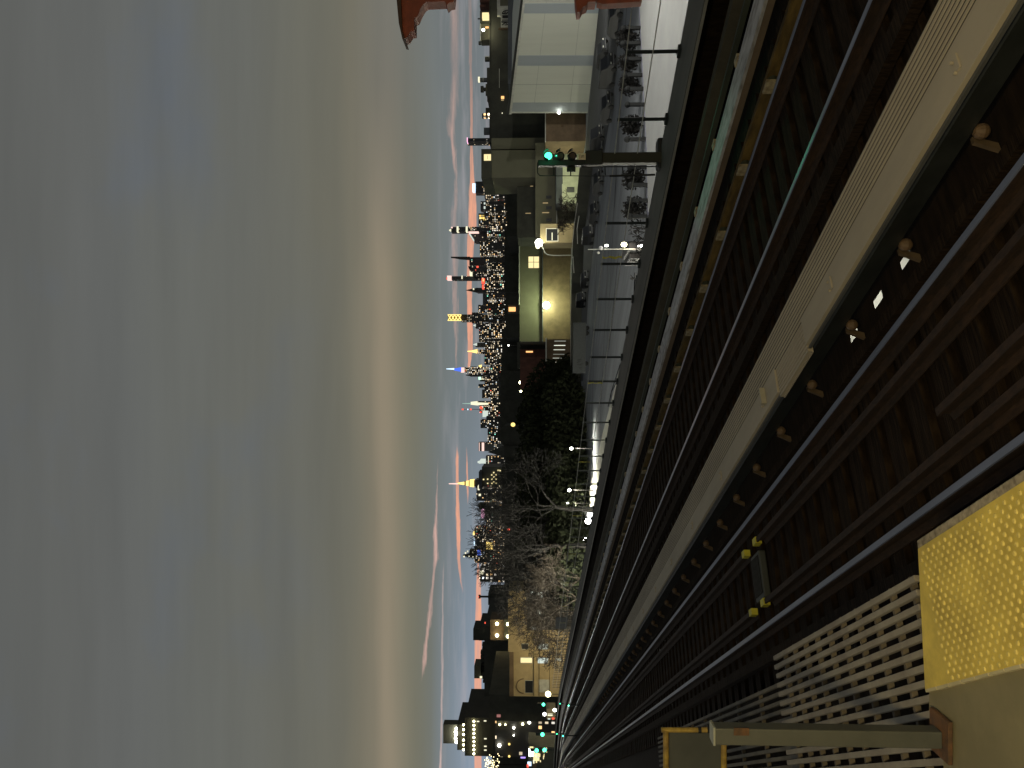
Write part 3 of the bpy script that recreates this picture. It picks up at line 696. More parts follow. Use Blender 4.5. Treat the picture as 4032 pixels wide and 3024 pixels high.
# chimneys and tanks on that roof
def roofthing(name, label, cat, px0, px1, py0, py1, D, m, more=()):
    a = P(px1, (py0+py1)/2, D); t = thing(name, label, cat, a); t['_pp'] = (0, 0, px0, D)
    b = MB(); b.pbox(px0, px1, py0, py1, D, 1.2); b.build('body', m, t)
    for (nm, q, mm) in more: b = MB(); b.pbox(q[0], q[1], q[2], q[3], D-.1, 1.2); b.build(nm, mm, t)
    return t
roofthing('roof_unit', 'small dark roof box with a pale left edge on the long dark block', 'roof box', 1909, 1928, 224, 237, 218, M['wall_dark'], [('lit_edge', (1909,1927,221.5,224), M['trim'])])
roofthing('chimney', 'flared roof chimney with a white lit top', 'chimney', 1884, 1919, 306, 318, 219, M['wall_grey'], [('lit_top', (1882,1889,302,319), M['creamlit']), ('band', (1901,1903,305,319), M['trim'])])
roofthing('water_tank', 'dark stubby roof tank on legs left of the lit chimney', 'water tank', 1900, 1922, 344, 354, 219, M['wall_dark'], [('tank', (1892,1904,338,359), M['wall_dark']), ('base', (1912,1928,330,372), M['wall_olive'])])
roofthing('roof_unit', 'tiny bristly vent on the dark roof between tank and far tower', 'vent', 1918, 1929, 388, 396, 219, M['black'])
roofthing('roof_unit', 'dark roof box with white sparkles near the pink cloud end', 'roof box', 1898, 1929, 446, 462, 222, windows('win_far', (.03,.03,.03), .5, 6, 1.2, 1.2), [('vent', (1912,1929,424,445), M['wall_dark'])])
roofthing('roof_unit', 'low rounded dark roof box left of the tall banded far tower', 'roof box', 1905, 1929, 502, 527, 222, M['wall_grey'])
# --- white striped warehouse: quadrilateral wall with sloping roof line
wh = thing('warehouse', 'big white panelled warehouse wall with three grey-blue vertical bands', 'warehouse', tuple(P(2314, 441, 168)))
C0, C1 = (2014, 2314, 441, 168.), (2067, 2361, 0, 134.5)
pa = P(C0[1], C0[2], C0[3]); pb_ = P(C1[1], C1[2], C1[3]); ta = P(C0[0], C0[2], C0[3]); tb_ = P(C1[0], C1[2], C1[3])
gdir = (pb_-pa); tdir = (tb_-ta); nrm = Vector((gdir.y, -gdir.x, 0)).normalized()
if nrm.dot(FH) < 0: nrm = -nrm
nb = -nrm
def frac(py):   # parameter along the wall for a photo row
    lo, hi = -.6, 2.2
    for _ in range(50):
        md = (lo+hi)/2; q = pa+gdir*md - CAM; yy = 1512-FL*(q.dot(RT))/(q.dot(FH))*1.0
        if yy > py: lo = md
        else: hi = md
    return lo
def wallpiece(name, s0, s1, m, out=0., thick=.3, f0=0., f1=1., par=None):
    b = MB(); q = []
    for s, f in ((s0, f0), (s1, f0), (s1, f1), (s0, f1)):
        lo = pa+gdir*s; hi = ta+tdir*s; q.append(lo+(hi-lo)*f + nb*out)
    b.prism(q, nrm*thick); return b.build(name, m, par or wh)
fr = {k: frac(k) for k in (441, 424, 407, 262, 222, 57, 18, 337)}
S1 = 1.6
wallpiece('wall', 0, S1, M['panelw'], 0, 25)
for a, c in ((441, 407), (262, 222), (57, 18)): wallpiece('grey_band', fr[a] if a != 441 else 0.004, fr[c], M['panelg'], .05, .08)
wallpiece('roof_trim', -.004, S1, M['trim'], .5, .8, 1.0, 1.03); wallpiece('corner_trim', -.008, .006, M['trim'], .12, .3); wallpiece('corner_trim', fr[18]+.015, fr[18]+.04, M['trim'], .12, .3)
seam = mat('panel_seam', (.3,.31,.27), .8)
for f in (.24, .71): wallpiece('panel_joint', .01, S1, seam, .02, .03, f, f+.004)
wallpiece('panel_joint', fr[337], fr[337]+.003, seam, .02, .03, 0, 1)
wallpiece('gutter', -.01, S1, M['black'], .6, .5, 1.03, 1.06)
c = P(2201, 443, 167); MB().ball(c, .35, 8).build('wall_lamp', M['lampw'], wh)
# --- tall plain olive block
b2 = bld('tower_block', 'plain olive tower block with one small bright square window near the top', 'building', 588, 700, 1897, 205, 18, M['wall_olive'])
extra(b2, 'top_storey', 1895, 1936, 586, 701, M['wall_dark'], -.3, 18.5)
pane(b2, 'window', 1905.5, 1933, 607, 632, M['warm'], .45); extra(b2, 'window_bar', 1919, 1920, 612, 626, M['wall_dark'], -.6, .1)
extra(b2, 'side_wing', 1935, 2300, 540, 588, M['wall_olive'], 1, 16)
# --- brown shed and pale house behind the signal
b3 = bld('shed', 'brown shed wall with a thin white edge beside the striped warehouse', 'shed', 440, 556, 2148, 176, 10, M['wall_brown'])
extra(b3, 'roof_trim', 2146, 2149.5, 440, 557, M['trim'], -.3, .6); extra(b3, 'corner_trim', 2148, 2290, 553.5, 557, M['wall_brown'], -.2, .3)
b4 = bld('house', 'pale green-lit low house with dark windows behind the signal ladder', 'house', 556, 800, 2216, 190, 9, M['wall_pale'])
for px0, px1, py0, py1 in ((2234,2262,557,585), (2234,2265,655,675), (2232,2262,736,757)): pane(b4, 'window', px0, px1, py0, py1, M['glassdark'], .12, (1.3, M['wall_pale']))
extra(b4, 'upper_band', 2190, 2215.5, 548, 800, M['wall_grey'], .6, 8); extra(b4, 'awning', 2213, 2216, 725, 800, M['trim'], -.8, .8)
b5 = bld('brick_building', 'dark unlit brick building with thin lit window slits right of the floodlit wall', 'building', 700, 935, 2036, 214, 14, M['wall_dark'])
extra(b5, 'lower_wing', 2108, 2300, 560, 935, M['wall_olive'], -12, 8)
for (x0,x1,y0,y1) in ((2069,2090,838,841), (2135,2162,835,839), (2137,2158,797,801), (2088,2099,720,734)): extra(b5, 'window', x0, x1, y0, y1, M['warmdim'], -12.2 if x0 > 2100 else -.2, .1)
for y in (770, 812, 860): extra(b5, 'window', 2150, 2172, y, y+12, M['glassdark'], -12.1, .1)
extra(b5, 'drain_pipe', 2190, 2194, 745, 900, M['trim'], -12.3, .2)
b6 = bld('house', 'small lit house front with one white framed window beside the tall street lamp', 'house', 880, 956, 2127, 190, 8, M['wall_beige'])
pane(b6, 'window', 2152, 2196, 901, 948, M['glassdark'], .12, (2.2, M['creamlit'])); pane(b6, 'window', 2172, 2176, 916, 946, M['creamlit'], .16)
# --- floodlit long warehouse
b7 = bld('long_warehouse', 'long olive floodlit warehouse wall with a four-pane lit window', 'warehouse', 905, 1345, 2046, 262, 30, M['wall_olive'])
extra(b7, 'roof_line', 2043, 2047, 900, 1200, M['trim'], -.5, .5)
for k, (x0, x1) in enumerate(((2081,2100.5), (2102.5,2122))):
    for (y0, y1) in ((1010,1031), (1033,1055)): extra(b7, 'window_pane', x0, x1, y0, y1, M['warm'], -.2, .1)
extra(b7, 'lower_wall', 2137, 2300, 960, 1345, M['wall_brown'], -3, 4)
extra(b7, 'roof_hatch', 2003, 2030, 1209, 1226, M['orange'], 4, 3); extra(b7, 'roof_hut', 1999, 2046, 1200, 1232, M['wall_dark'], 4.4, 5)
extra(b7, 'cornice', 2135, 2138, 956, 1345, M['wall_grey'], -3.4, 1)
b8 = bld('loading_shed', 'dark brown loading shed with a row of bright vertical slits', 'shed', 1335, 1525, 2152, 246, 14, M['wall_brown'])
for k, y in enumerate((1343,1360,1377,1395,1410,1426,1442,1457,1473,1487,1502,1515)):
    br = (.35,1.1,.75,.2,.45,.8,.8,1.2,.2,.35,.5,.15)[k]; s = k*1.6
    extra(b8, 'lit_slit', 2183-s, 2228-s*1.1, y-1.3, y+1.3, glow('slit_%d' % k, (.95,1,.85), br), -.2, .1)
extra(b8, 'eave', 2148, 2153, 1330, 1530, M['trim'], -1., 1)
b9 = bld('brick_building', 'dark red brick building with one tiny orange window, left of the floodlit warehouse', 'building', 1375, 1530, 2048, 280, 20, M['brick'])
extra(b9, 'window', 2071, 2098, 1382, 1388, M['orange'], -.2, .1); extra(b9, 'roof_structure', 2036, 2050, 1345, 1450, M['wall_dark'], 1, 8)
# --- far low roof line, dark
lows = [(-260,560,1960,420,'right'), (560,760,1984,520,''), (700,930,1996,420,''), (905,1150,1987,480,''), (1150,1330,1990,430,''), (1300,1480,1976,470,''), (1460,1700,1970,430,''), (1690,1850,1990,400,''), (1840,2060,1976,450,''), (2050,2260,1985,440,''), (2240,2460,1986,430,'')]
wh_ = ['behind the striped warehouse', 'below the blue-topped tower', 'below the gold-lit block', 'below the sloping-roofed tower', 'below the gold lattice tower', 'below the small gold dome tower', 'below the blue spire tower', 'beside the church steeple', 'below the golden spire', 'below the stepped lit tower', 'between the bare tree tops at the left']
for k, (a, c, px, D, _) in enumerate(lows):
    t = bld('distant_roof_block', 'low dark roof mass ' + wh_[k], 'building', a, c, px, D, 60, M['wall_dark'])
    for j in range(int((c-a)/45)):
        y = a+random.uniform(5, c-a-20); w = random.uniform(6, 22); hgt = random.uniform(2, 9)
        extra(t, 'roof_hut', px-hgt, px+1, y, y+w, M['wall_dark'], random.uniform(1, 30), 6)
for k, (px, py, r, mm, lab) in enumerate(((2051,1506,.8,'lampy','upper of two bright yard lamps over the dark park'), (2051,1541,.45,'lampy','small yard lamp left of its brighter twin'), (2020,1672,.9,'gold','round yellow lamp over the dark park'), (2002,1360,.3,'lampw','tiny white lamp on the dark roofs'), (2073,1776,.7,'orange','dim orange lamp deep in the dark park'), (2003,2085,.5,'red','tiny red light over the left treetops'))):
    D = 300; c = P(px, py, D); t = thing('yard_lamp', lab, 'lamp', (c.x, c.y, GZ)); MB().ball(c, r, 8).build('bulb', M[mm], t)
    MB().tube((c.x, c.y, GZ), c+FH*.6, .15, .1, 6).build('pole', M['black'], t)
# --- dark church steeple
st = thing('church', 'dark church with a pointed steeple silhouetted against the skyline', 'church', tuple(P(2050, 1790, 380)))
b = MB(); a = P(1985, 1800, 380); c = P(1985, 1758, 380); ap = P(1919, 1780, 386); a2 = a+FH*10; c2 = c+FH*10
b.add([a, c, c2, a2, ap], [(0,1,4), (1,2,4), (2,3,4), (3,0,4), (0,3,2,1)]); b.build('steeple', M['wall_dark'], st)
b = MB(); b.pbox(1985, 2100, 1757, 1801, 380, 10, True); b.build('tower', M['wall_dark'], st)
b = MB(); r0 = P(1985, 1757, 382); r1 = P(1950, 1715, 382); r2 = P(1985, 1675, 382); b.prism([r0, r1, r2], FH*26); b.build('roof', M['wall_dark'], st)
b = MB(); b.pbox(1984, 2100, 1676, 1757, 382, 26, True); b.build('nave', M['wall_dark'], st)
# --- beige house with arch window, far left, and dark mass behind it
b10 = bld('beige_building', 'lit beige building with an arched window and balconies behind bare twigs', 'building', 2490, 2741, 2022, 230, 14, M['wall_beige'], None)
extra(b10, 'tall_wing', 2001, 2300, 2330, 2566, M['wall_beige'], -1, 12)
for (x0,x1,y0,y1,mm) in ((2050,2095,2590,2610,'warm'), (2118,2158,2590,2612,'cool'), (2185,2210,2594,2600,'cool'), (2055,2080,2536,2556,'glassdark'), (2122,2158,2536,2556,'cool'), (2068,2098,2680,2728,'glassdark'), (2122,2163,2678,2725,'trim')):
    pane(b10, 'window', x0, x1, y0, y1, M[mm], 1.3 if y0 < 2560 else .14, (1.2, M['trim']))
arch = MB(); n = 12
pc = P(2062, 2702, 229.7); R0, R1 = 2.3, 2.05
for i in range(n):
    a0 = math.pi*i/n; a1 = math.pi*(i+1)/n
    f = lambda a, R: pc + RT*R*math.cos(a) + UP*R*math.sin(a)
    arch.prism([f(a0,R0), f(a1,R0), f(a1,R1), f(a0,R1)], FH*.15)
arch.build('window_arch', M['wall_brown'], b10)
for px in (2100, 2122, 2163): extra(b10, 'ledge', px, px+1.6, 2570, 2740, M['wall_dark'], -.5, .5)
extra(b10, 'roof_eave', 2006, 2022, 2567, 2742, M['wall_brown'], -1, 12)
b11 = bld('dark_building', 'large unlit building mass filling the dark area left of the beige building', 'building', 2740, 2838, 1926, 246, 40, M['wall_dark'])
extra(b11, 'window', 1955, 1972, 2812, 2826, mat('pink_sign', (.3,.08,.07)), -.2, .1); extra(b11, 'sign', 1956, 1971, 2814, 2824, glow('dim_pink', (1,.45,.4), .35), -.3, .1)
b12 = bld('dark_building', 'long dark building with a row of rooftop chimneys behind the beige building', 'building', 2470, 2742, 1907, 300, 40, M['wall_dark'])
for k, y in enumerate((2540, 2556, 2571, 2586, 2600, 2614, 2632, 2648, 2668, 2684)): extra(b12, 'chimney', (1898 if k < 2 else 1892) + (9 if k > 8 else 0), 1908, y-4, y+5, M['wall_dark'], 2+k, 3)
extra(b12, 'roof_box', 1867, 1893, 2623, 2671, M['wall_olive'], 3, 8); extra(b12, 'roof_lamp', 1889, 1898, 2664, 2671, M['creamlit'], 2, .5)
b13 = bld('dark_tower', 'dark blocky tower with a pale lamp, left of the bare trees', 'building', 2473, 2522, 1886, 330, 20, M['wall_dark'])
extra(b13, 'top', 1863, 1887, 2477, 2521, M['wall_dark'], 1, 12); extra(b13, 'roof_lamp', 1911, 1925, 2480, 2492, M['creamlit'], -.6, .4)
b14 = bld('porch_building', 'dark building with four small orange porch lamps below the dark tower', 'building', 2440, 2520, 1985, 290, 12, M['wall_dark'])
for (px, py) in ((1957,2456), (2000,2458), (1957,2502), (2000,2506)):
    c = P(px, py, 289.2); MB().ball(c, .65, 8).build('porch_lamp', M['lampy'], b14); light('porch_light', c-FH*.6, 250, (1, .65, .25), .3)
extra(b14, 'upper_floor', 1930, 1990, 2440, 2520, M['wall_brown'], .4, 10)
extra(b14, 'rooftop_beacon', 1908, 1912, 2450, 2456, M['red'], 0, .3)
# --- stepped apartment tower at far left
tw = bld('apartment_tower', 'tall stepped apartment tower with rows of balcony lights and floodlit crown', 'apartment tower', 2833, 2976, 1830, 420, 40, mat('tower_wall', (.075,.07,.05), .9, 0, .3, .1))
extra(tw, 'crown', 1745, 1801, 2853, 2927, M['wall_olive'], 8, 6); extra(tw, 'upper_storeys', 1800, 1831, 2853, 2953, mat('tower_wall', (.1,.1,.1)), 4, 30)
extra(tw, 'lower_wing', 1937, 2300, 2976, 3120, M['wall_dark'], -20, 30)
for k in range(6): c = P(1825, 2854+k*19+(3 if k > 2 else 0), 422.5); MB().ball(c, .62, 6).build('balcony_light', M['lampy'], tw)
for k in range(9): c = P(1866, 2840+k*16, 418.5); MB().ball(c, .62, 6).build('balcony_light', M['lampy'], tw)
for (px, py) in ((1910,2839), (1882,2841), (1911,2909), (1911,2939), (1911,2954)): extra(tw, 'window', px-5, px+5, py-2, py+2, M['creamlit'], -.4, .2)
for k, (px, py) in enumerate(((1797,2869), (1794,2882), (1795,2893), (1794,2908), (1797,2922))): c = P(px, py, 426.5); MB().ball(c, .85, 6).build('crown_floodlight', M['lampw'], tw); 
light('crown_light', P(1800, 2890, 423), 320, (1, .97, .8), 1.)
ft = MB()
rnd = random.Random(3)
tl = thing('fairy_light_tree', 'round tree wrapped in gold string lights at the bottom left edge', 'lit tree', tuple(P(1970, 3010, 300)))
for k in range(90):
    px = 1935+rnd.gauss(0, 14); py = 3012+rnd.gauss(0, 18); ft.ball(P(px, py, 300+rnd.uniform(-3, 3)), .22, 4)
ft.build('string_lights', glow('fairy', (1, .85, .45), 3.5), tl)
b = MB(); b.tube(P(1985, 3010, 300), P(1940, 3010, 300), .3, .12); b.tube(Vector((P(1985,3010,300).x, P(1985,3010,300).y, GZ)), P(1985,3010,300), .35, .3)
for k in range(40):
    a = P(1965-rnd.random()*15, 3010, 300); b.tube(a, P(1935+rnd.gauss(0,14), 3012+rnd.gauss(0,16), 300), .08, .03, 4)
b.build('trunk', M['barkdark'], tl)
# --- avenue end: facades, lamps, signals, shop fronts
av = bld('avenue_block', 'jumble of dark avenue buildings with scattered lit windows below the apartment tower', 'building', 2838, 2980, 1950, 380, 30, windows('win_ave', (.05,.045,.035), .22, 1.4, 2.6, 3.2))
for k, (px, py, r, mm) in enumerate(((1968,2853,.55,'lampy'), (1990,2853,.4,'lampy'), (2023,2866,.6,'lampw'), (2023,2895,.4,'lampw'), (2005,2930,.6,'gold'), (2005,2978,.6,'gold'), (2058,2851,.6,'lampy'), (2088,2908,.4,'lampw'), (2084,2845,.7,'lampw'), (1966,2935,.9,'lampw'))):
    c = P(px, py, 379); MB().ball(c, r, 6).build('lit_window', M[mm], av)
extra(av, 'neon_sign', 2050, 2069, 2982, 2986, glow('violet', (.45,.3,1), 1.5), -2, .5)
sf = bld('shop_row', 'bright yellow-white shop fronts along the avenue at the bottom edge', 'shops', 2945, 3100, 2080, 190, 8, M['wall_dark'])
for k, (x0,x1,y0,y1,mm) in enumerate(((2083,2102,2948,2978,'lampw'), (2100,2124,2966,2996,'warm'), (2086,2100,2940,2950,'warm'), (2077,2092,3000,3016,'bluew'), (2074,2082,3010,3022,'red'), (2098,2112,3002,3022,'wall_brown'))):
    extra(sf, 'shop_window', x0, x1, y0, y1, M[mm], -.3-.1*k, .1)
rw = random.Random(9)
for k in range(16):  # added glowing panes in place of glints on rails and wires
    px = 2098+rw.random()*60; py = 2940+(2160-px)*.5+rw.random()*45; w = rw.uniform(1.2, 3.2); h = rw.uniform(1.5, 7)
    extra(sf, 'shop_window', px-w, px+w, py-h, py+h, M[rw.choice(('warm','lampw','creamlit','warm','cool'))], -1.2-.1*k, .08)
def tsig(label, px, py, D, pxb=2230):
    t = thing('traffic_light', label, 'traffic light', (P(px,py,D).x, P(px,py,D).y, GZ)); c = P(px, py, D)
    MB().tube((c.x, c.y, GZ), c+FH*.3, .1, .08, 6).build('pole', M['black'], t)
    b = MB(); r, z = c.dot(RT), c.z; b.fbox(r-.3, r+.3, D+.05, D+.4, z-.4, z+1.5); b.build('housing', M['black'], t); MB().ball(c, .42, 8).build('green_lamp', M['lampg2'], t); return c
for (px, py, lab) in ((2140,2774,'bright green traffic light left of the beige building'), (2136,2892,'green traffic light in the middle of the avenue jumble'), (2113,2955,'green light over the yellow shop front'), (2144,2953,'lowest green traffic light near the curving rails')): tsig(lab, px, py, 170 if py != 2774 else 200)
c = tsig
t = thing('street_lamp', 'yellow-white street lamp at the corner of the beige building', 'street lamp', (P(2158,2733,205).x, P(2158,2733,205).y, GZ)); c = P(2158,2733,205)
MB().ball(c, .75, 8).build('bulb', M['lampy'], t); MB().tube((c.x,c.y,GZ), c, .1, .08).build('pole', M['black'], t); light('corner_light', c-FH*1.2+UP*.3, 1200, (1,.85,.45), .4)
for k, (px, py, lab) in enumerate(((2144,2812,'white car lamp cluster nearest the green traffic light'), (2184,2796,'small white avenue lamp beside the parked van'))):
    t = thing('street_lamp', lab, 'street lamp', (P(px,py,180).x, P(px,py,180).y, GZ)); c = P(px, py, 180); MB().ball(c, .4, 8).build('bulb', M['lampw'], t); MB().tube((c.x,c.y,GZ), c, .08, .06).build('pole', M['black'], t)
vn = thing('avenue_van', 'dim cream van with a red tail lamp on the avenue', 'van', tuple(P(2176, 2818, 185))); q = P(2176, 2818, 185); D = 185
b = MB(); b.pbox(2152, 2188, 2793, 2832, D, 4); b.build('body', M['wall_beige'], vn, bevel=.1)
b = MB(); b.pbox(2156, 2176, 2810, 2819, D-.05, .1); b.build('rear_window', M['creamlit'], vn); b = MB(); b.pbox(2173, 2183, 2826, 2833, D-.1, .1); b.build('tail_lamp', M['red'], vn)
b = MB(); b.pbox(2157, 2167, 2829, 2833, D-.1, .1); b.build('head_lamp', M['cool'], vn)
for k in (2796, 2824): b = MB(); q = P(2188, k, D); b.tube(q+FH*.3, q+FH*.3+RT*.25, .35, .35, 10); b.build('wheel', M['tyre'], vn)
# small green reflections beyond, added as glowing lenses on stems
for k, (px, py) in enumerate(((2205,2771), (2239,2778), (2193,2890), (2217,2898))):
    c = P(px, py, 60 if k in (1,3) else 90); t = thing('track_signal', ['tiny green track signal above the curving rails', 'tiny green dwarf light on the far tracks', 'small cyan-green track light near the bend', 'faint green track light just past the bend'][k], 'track signal', c-UP*1.2)
    MB().ball(c, .06, 6).build('lens', M['lampg2'], t); MB().tube(c-UP*1.2+FH*.08, c+UP*.12+FH*.08, .05, .05).build('stem', M['black'], t)
light('shop_light', P(2110, 2965, 150), 600, (1, .92, .7), .5); light('shop_light', P(2135, 2900, 140), 250, (.9, 1, .85), .5)  # point lights added ahead of the shops, for glints on the rails
# ================================================================== SKYLINE
WD = windows('win_dense', (.045,.048,.048), .30, 1.5, 6.2, 7.5, None, .55, .5); WS = windows('win_sparse', (.055,.058,.06), .13, 1.4, 6.5, 7, None, .55, .5); WW = windows('win_bright', (.05,.047,.04), .5, 1.6, 6.5, 8, None, .6, .5)
WDK = windows('win_dark', (.05,.055,.06), .05, 1.1, 8, 8)
WG = windows('win_gold', (.05,.04,.02), .9, 2.0, 11, 9, [(0, (1,.68,.18)), (.5, (1,.8,.35)), (.9, (1,.55,.12))], .7, .6)
CITY = {'D': 4000}
def tower(name, label, py0, py1, pxt, D, m, parts=(), T=60, cat='skyscraper'):
    a = P(2125, (py0+py1)/2, D); t = thing(name, label, cat, (a.x, a.y, GZ)); t['_pp'] = (py0, py1, pxt, D)
    b = MB(); b.pbox(pxt, 2126, py0, py1, D, T, True); b.build('body', m, t)
    for p in parts:
        nm, x0, x1, y0, y1, mm = p[:6]; b = MB(); b.pbox(x0, x1, y0, y1, D-4, T*.6); b.build(nm, mm, t)
    return t
def taper(t, name, px0, px1, yc, w0, w1, m, D=None, dd=-5):
    """square section from half width w0 at px0 (top) to w1 at px1 (bottom), in photo px"""
    D = (D or t['_pp'][3])+dd; s = D/FL; a = P(px0, yc, D); c = P(px1, yc, D); vs = []
    for q, w in ((c, w1), (a, w0)):
        for i, j in ((-1,-1), (1,-1), (1,1), (-1,1)): vs.append(q+RT*i*w*s+FH*(j*w*s+w1*s))
    MB().hexa(vs).build(name, m, t)
sky = tower
t = tower('skyscraper', 'distant tower topped by a glowing blue-white sign', 712, 759, 1872, 3800, WS, [('sign', 1860,1872,722,753,M['bluew'])])
tower('mid_rise', 'broad dark block spreading under the blue-white sign tower', 700, 792, 1917, 3600, WD)
tower('mid_rise', 'twin-topped dark block right of the gold-lit block', 790, 827, 1892, 3900, WS, [('white_lights', 1905,1911,797,804,M['cool']), ('white_lights', 1905,1911,812,822,M['cool'])])
tower('mid_rise', 'low lit block between the twin-topped and gold-lit blocks', 770, 850, 1928, 3500, WD)
tower('skyscraper', 'gold-lit crowned block with a blue glint', 838, 888, 1884, 3700, WD, [('gold_crown', 1886,1915,846,866,WG), ('blue_glint', 1922,1929,852,860,M['blue'])])
tower('skyscraper', 'dark tower seen far right, standing alone behind the roof huts', 541, 557, 1838, 3300, WS, [('crown_light', 1838,1841,541,557,M['pink'])])
t = tower('skyscraper', 'tall tower with two cream light bands and a jagged lit top', 891, 912, 1776, 4000, WDK, [('light_band', 1798,1805,891,912,M['creamlit']), ('light_band', 1834,1841,891,912,M['creamlit']), ('lit_edge', 1844,1884,911,915,M['pinkspire']), ('lit_top', 1776,1782,893,898,M['pinkspire']), ('lit_windows', 1844,1870,893,908,WW)]); taper(t, 'jagged_top', 1768, 1776, 906, 2, 5, M['creamlit'])
t = tower('skyscraper', 'tower with a sloping wedge roof and one pale lit face', 916, 953, 1867, 4050, WDK)
b = MB(); D=4045; a=P(1868,916,D); c=P(1868,953,D); e=P(1843,916,D); f=P(1846,922,D); b.prism([a,e,f,c], FH*40); b.build('wedge_roof', M['wall_grey'], t)
b = MB(); b.prism([P(1846,922,D-3),P(1850,918,D-3),P(1867,944,D-3),P(1867,953,D-3)], FH*2); b.build('lit_slope', M['cool'], t)
tower('skyscraper', 'yellow-speckled lit block left of the wedge-roofed tower', 950, 1004, 1889, 3700, WW)
t = tower('skyscraper', 'needle-thin dark tapering tower without lights', 1011, 1022, 1848, 4100, mat('dark_tower_face', (.05,.045,.045), .7))
b = MB(); D=4100; b.prism([P(1850,1010.5,D), P(1850,1022,D), P(1810,1019,D), P(1790,1015,D), P(1775,1013.5,D), P(1775,1010.5,D)], FH*25); b.build('needle_top', mat('dark_tower_face', (.1,.1,.1)), t)
tower('skyscraper', 'dark square tower with few lights beside the needle tower', 1015, 1044, 1848, 3950, WDK)
t = tower('skyscraper', 'dark tower with a curved sloping top and red lamps at its foot', 1048, 1066, 1851, 3900, WDK, [('red_lamps', 1876,1884,1047,1054,M['red'])]); b = MB(); D=3896; b.prism([P(1852,1048,D), P(1843,1048,D), P(1845,1056,D), P(1852,1066,D)], FH*25); b.build('curved_top', M['wall_grey'], t)
tower('skyscraper', 'short tower with a cream glowing roof block', 1067, 1085, 1860, 3950, WS, [('lit_roof', 1849,1860,1067,1084,M['creamlit'])])
t = tower('skyscraper', 'very slim tall tower with a white glowing cap', 1086, 1101, 1778, 4000, WDK, [('white_band', 1817,1821,1085,1098,M['creamlit']), ('lit_edge', 1821,1878,1098,1101,M['wall_grey']), ('lit_cap', 1760,1777,1085,1102,M['pinkspire'])]); taper(t, 'cap_tip', 1757, 1761, 1096, 3, 6, M['red'])
t = tower('skyscraper', 'dark pyramid-pointed tower with a small white light', 1132, 1151, 1878, 3950, WDK, [('white_light', 1861,1867,1135,1141,M['creamlit'])]); taper(t, 'pyramid_top', 1833, 1862, 1142, .6, 6, M['wall_dark']); taper(t, 'pyramid_base', 1862, 1879, 1142, 6, 9.5, M['wall_dark'])
tower('mid_rise', 'block with a cluster of red-orange rooftop signs', 1078, 1134, 1896, 3600, WD, [('red_sign', 1896,1909,1096,1117,M['red']), ('orange_sign', 1900,1906,1098,1108,M['orange']), ('red_sign', 1898,1906,1120,1136,M['red'])])
tower('mid_rise', 'low block with cyan-white lights at street level under the pyramid top', 1100, 1160, 1925, 3300, WW, [('cyan_lights', 1950,1974,1125,1141,glow('cyan_lights', (.6,1,.85), .9))])
tower('mid_rise', 'broad block with long yellow-green window columns', 1150, 1200, 1901, 3500, WDK, [('lit_columns', 1918,1968,1158,1198,WW)])
tower('skyscraper', 'dark flat-topped block right of the gold lattice tower', 1199, 1231, 1883, 3700, WD)
t = tower('skyscraper', 'tall tower with a bright gold lattice crown', 1237, 1266, 1816, 4000, windows('win_olive', (.06,.055,.035), .35, .5, 9, 9), [('lower_tower', 1858,1900,1230,1272,WS)])
b = MB(); D = 3993
for k in range(4):
    y0, y1 = 1239, 1262
    for (a, c) in (((1764+k*13,y0),(1777+k*13,y1)), ((1764+k*13,y1),(1777+k*13,y0))): b.tube(P(*a, D), P(*c, D), 2.4, 2.4, 5)
for y in (1239, 1262): b.tube(P(1763, y, D), P(1816, y, D), 2., 2., 5)
b.build('gold_lattice', M['gold'], t); MB().pbox(1764, 1816, 1241, 1260, 4000, 30).build('crown_core', mat('gold_core', (.25,.17,.05)), t)
t = tower('skyscraper', 'short tower with a small white pyramid lantern', 1272, 1292, 1872, 3900, WS); taper(t, 'lantern', 1863, 1873, 1281, 1, 5, M['cool'])
tower('mid_rise', 'wide block dotted with warm lights left of the lattice tower', 1290, 1345, 1886, 3600, WD, [('lit_slabs', 1909,1923,1328,1344,M['cool'])])
t = tower('skyscraper', 'slim dark tower with a white triangular top lamp', 1349, 1366, 1872, 3900, WDK); taper(t, 'lantern', 1863, 1878, 1356, 1, 6, M['cool'])
t = tower('skyscraper', 'small tower with a glowing gold dome and finial', 1376, 1393, 1880, 3800, WW); taper(t, 'gold_dome', 1858, 1879, 1383, 4, 8, M['gold']); taper(t, 'finial', 1840, 1859, 1383, 1.5, 3, M['gold'])
tower('mid_rise', 'block with diagonal gold strip lights under the dome tower', 1345, 1395, 1908, 3500, WD, [('gold_strip', 1920,1928,1350,1388,M['gold']), ('gold_strip', 1930,1936,1374,1394,M['gold'])])
tower('mid_rise', 'low reddish-lit block right of the blue spire tower', 1392, 1436, 1908, 3500, WD)
t = tower('skyscraper', 'landmark stepped tower with a blue-lit crown and white-blue spire', 1443, 1475, 1848, 4000, WW, [('upper_steps', 1828,1849,1446,1470,WW), ('crown', 1815,1829,1447,1467,M['pinkspire'])])
taper(t, 'blue_crown', 1787, 1816, 1455, 3.5, 9, M['blue']); taper(t, 'spire', 1757, 1788, 1452.5, 1.2, 3.2, M['bluew'])
taper(t, 'side_lamp', 1885, 1896, 1441, 3, 5, M['gold'])
t = tower('skyscraper', 'dark slanted tower leaning against the blue spire tower', 1475, 1483, 1852, 3950, WDK); taper(t, 'slanted_top', 1834, 1853, 1477, 1.5, 4.5, M['wall_dark'])
tower('mid_rise', 'block with a green-white star lamp left of the blue spire tower', 1480, 1502, 1890, 3800, WS, [('star_lamp', 1884,1894,1484,1495,glow('greenwhite', (.6,1,.7), 1.6)), ('white_strip', 1893,1920,1491,1494,M['creamlit'])])
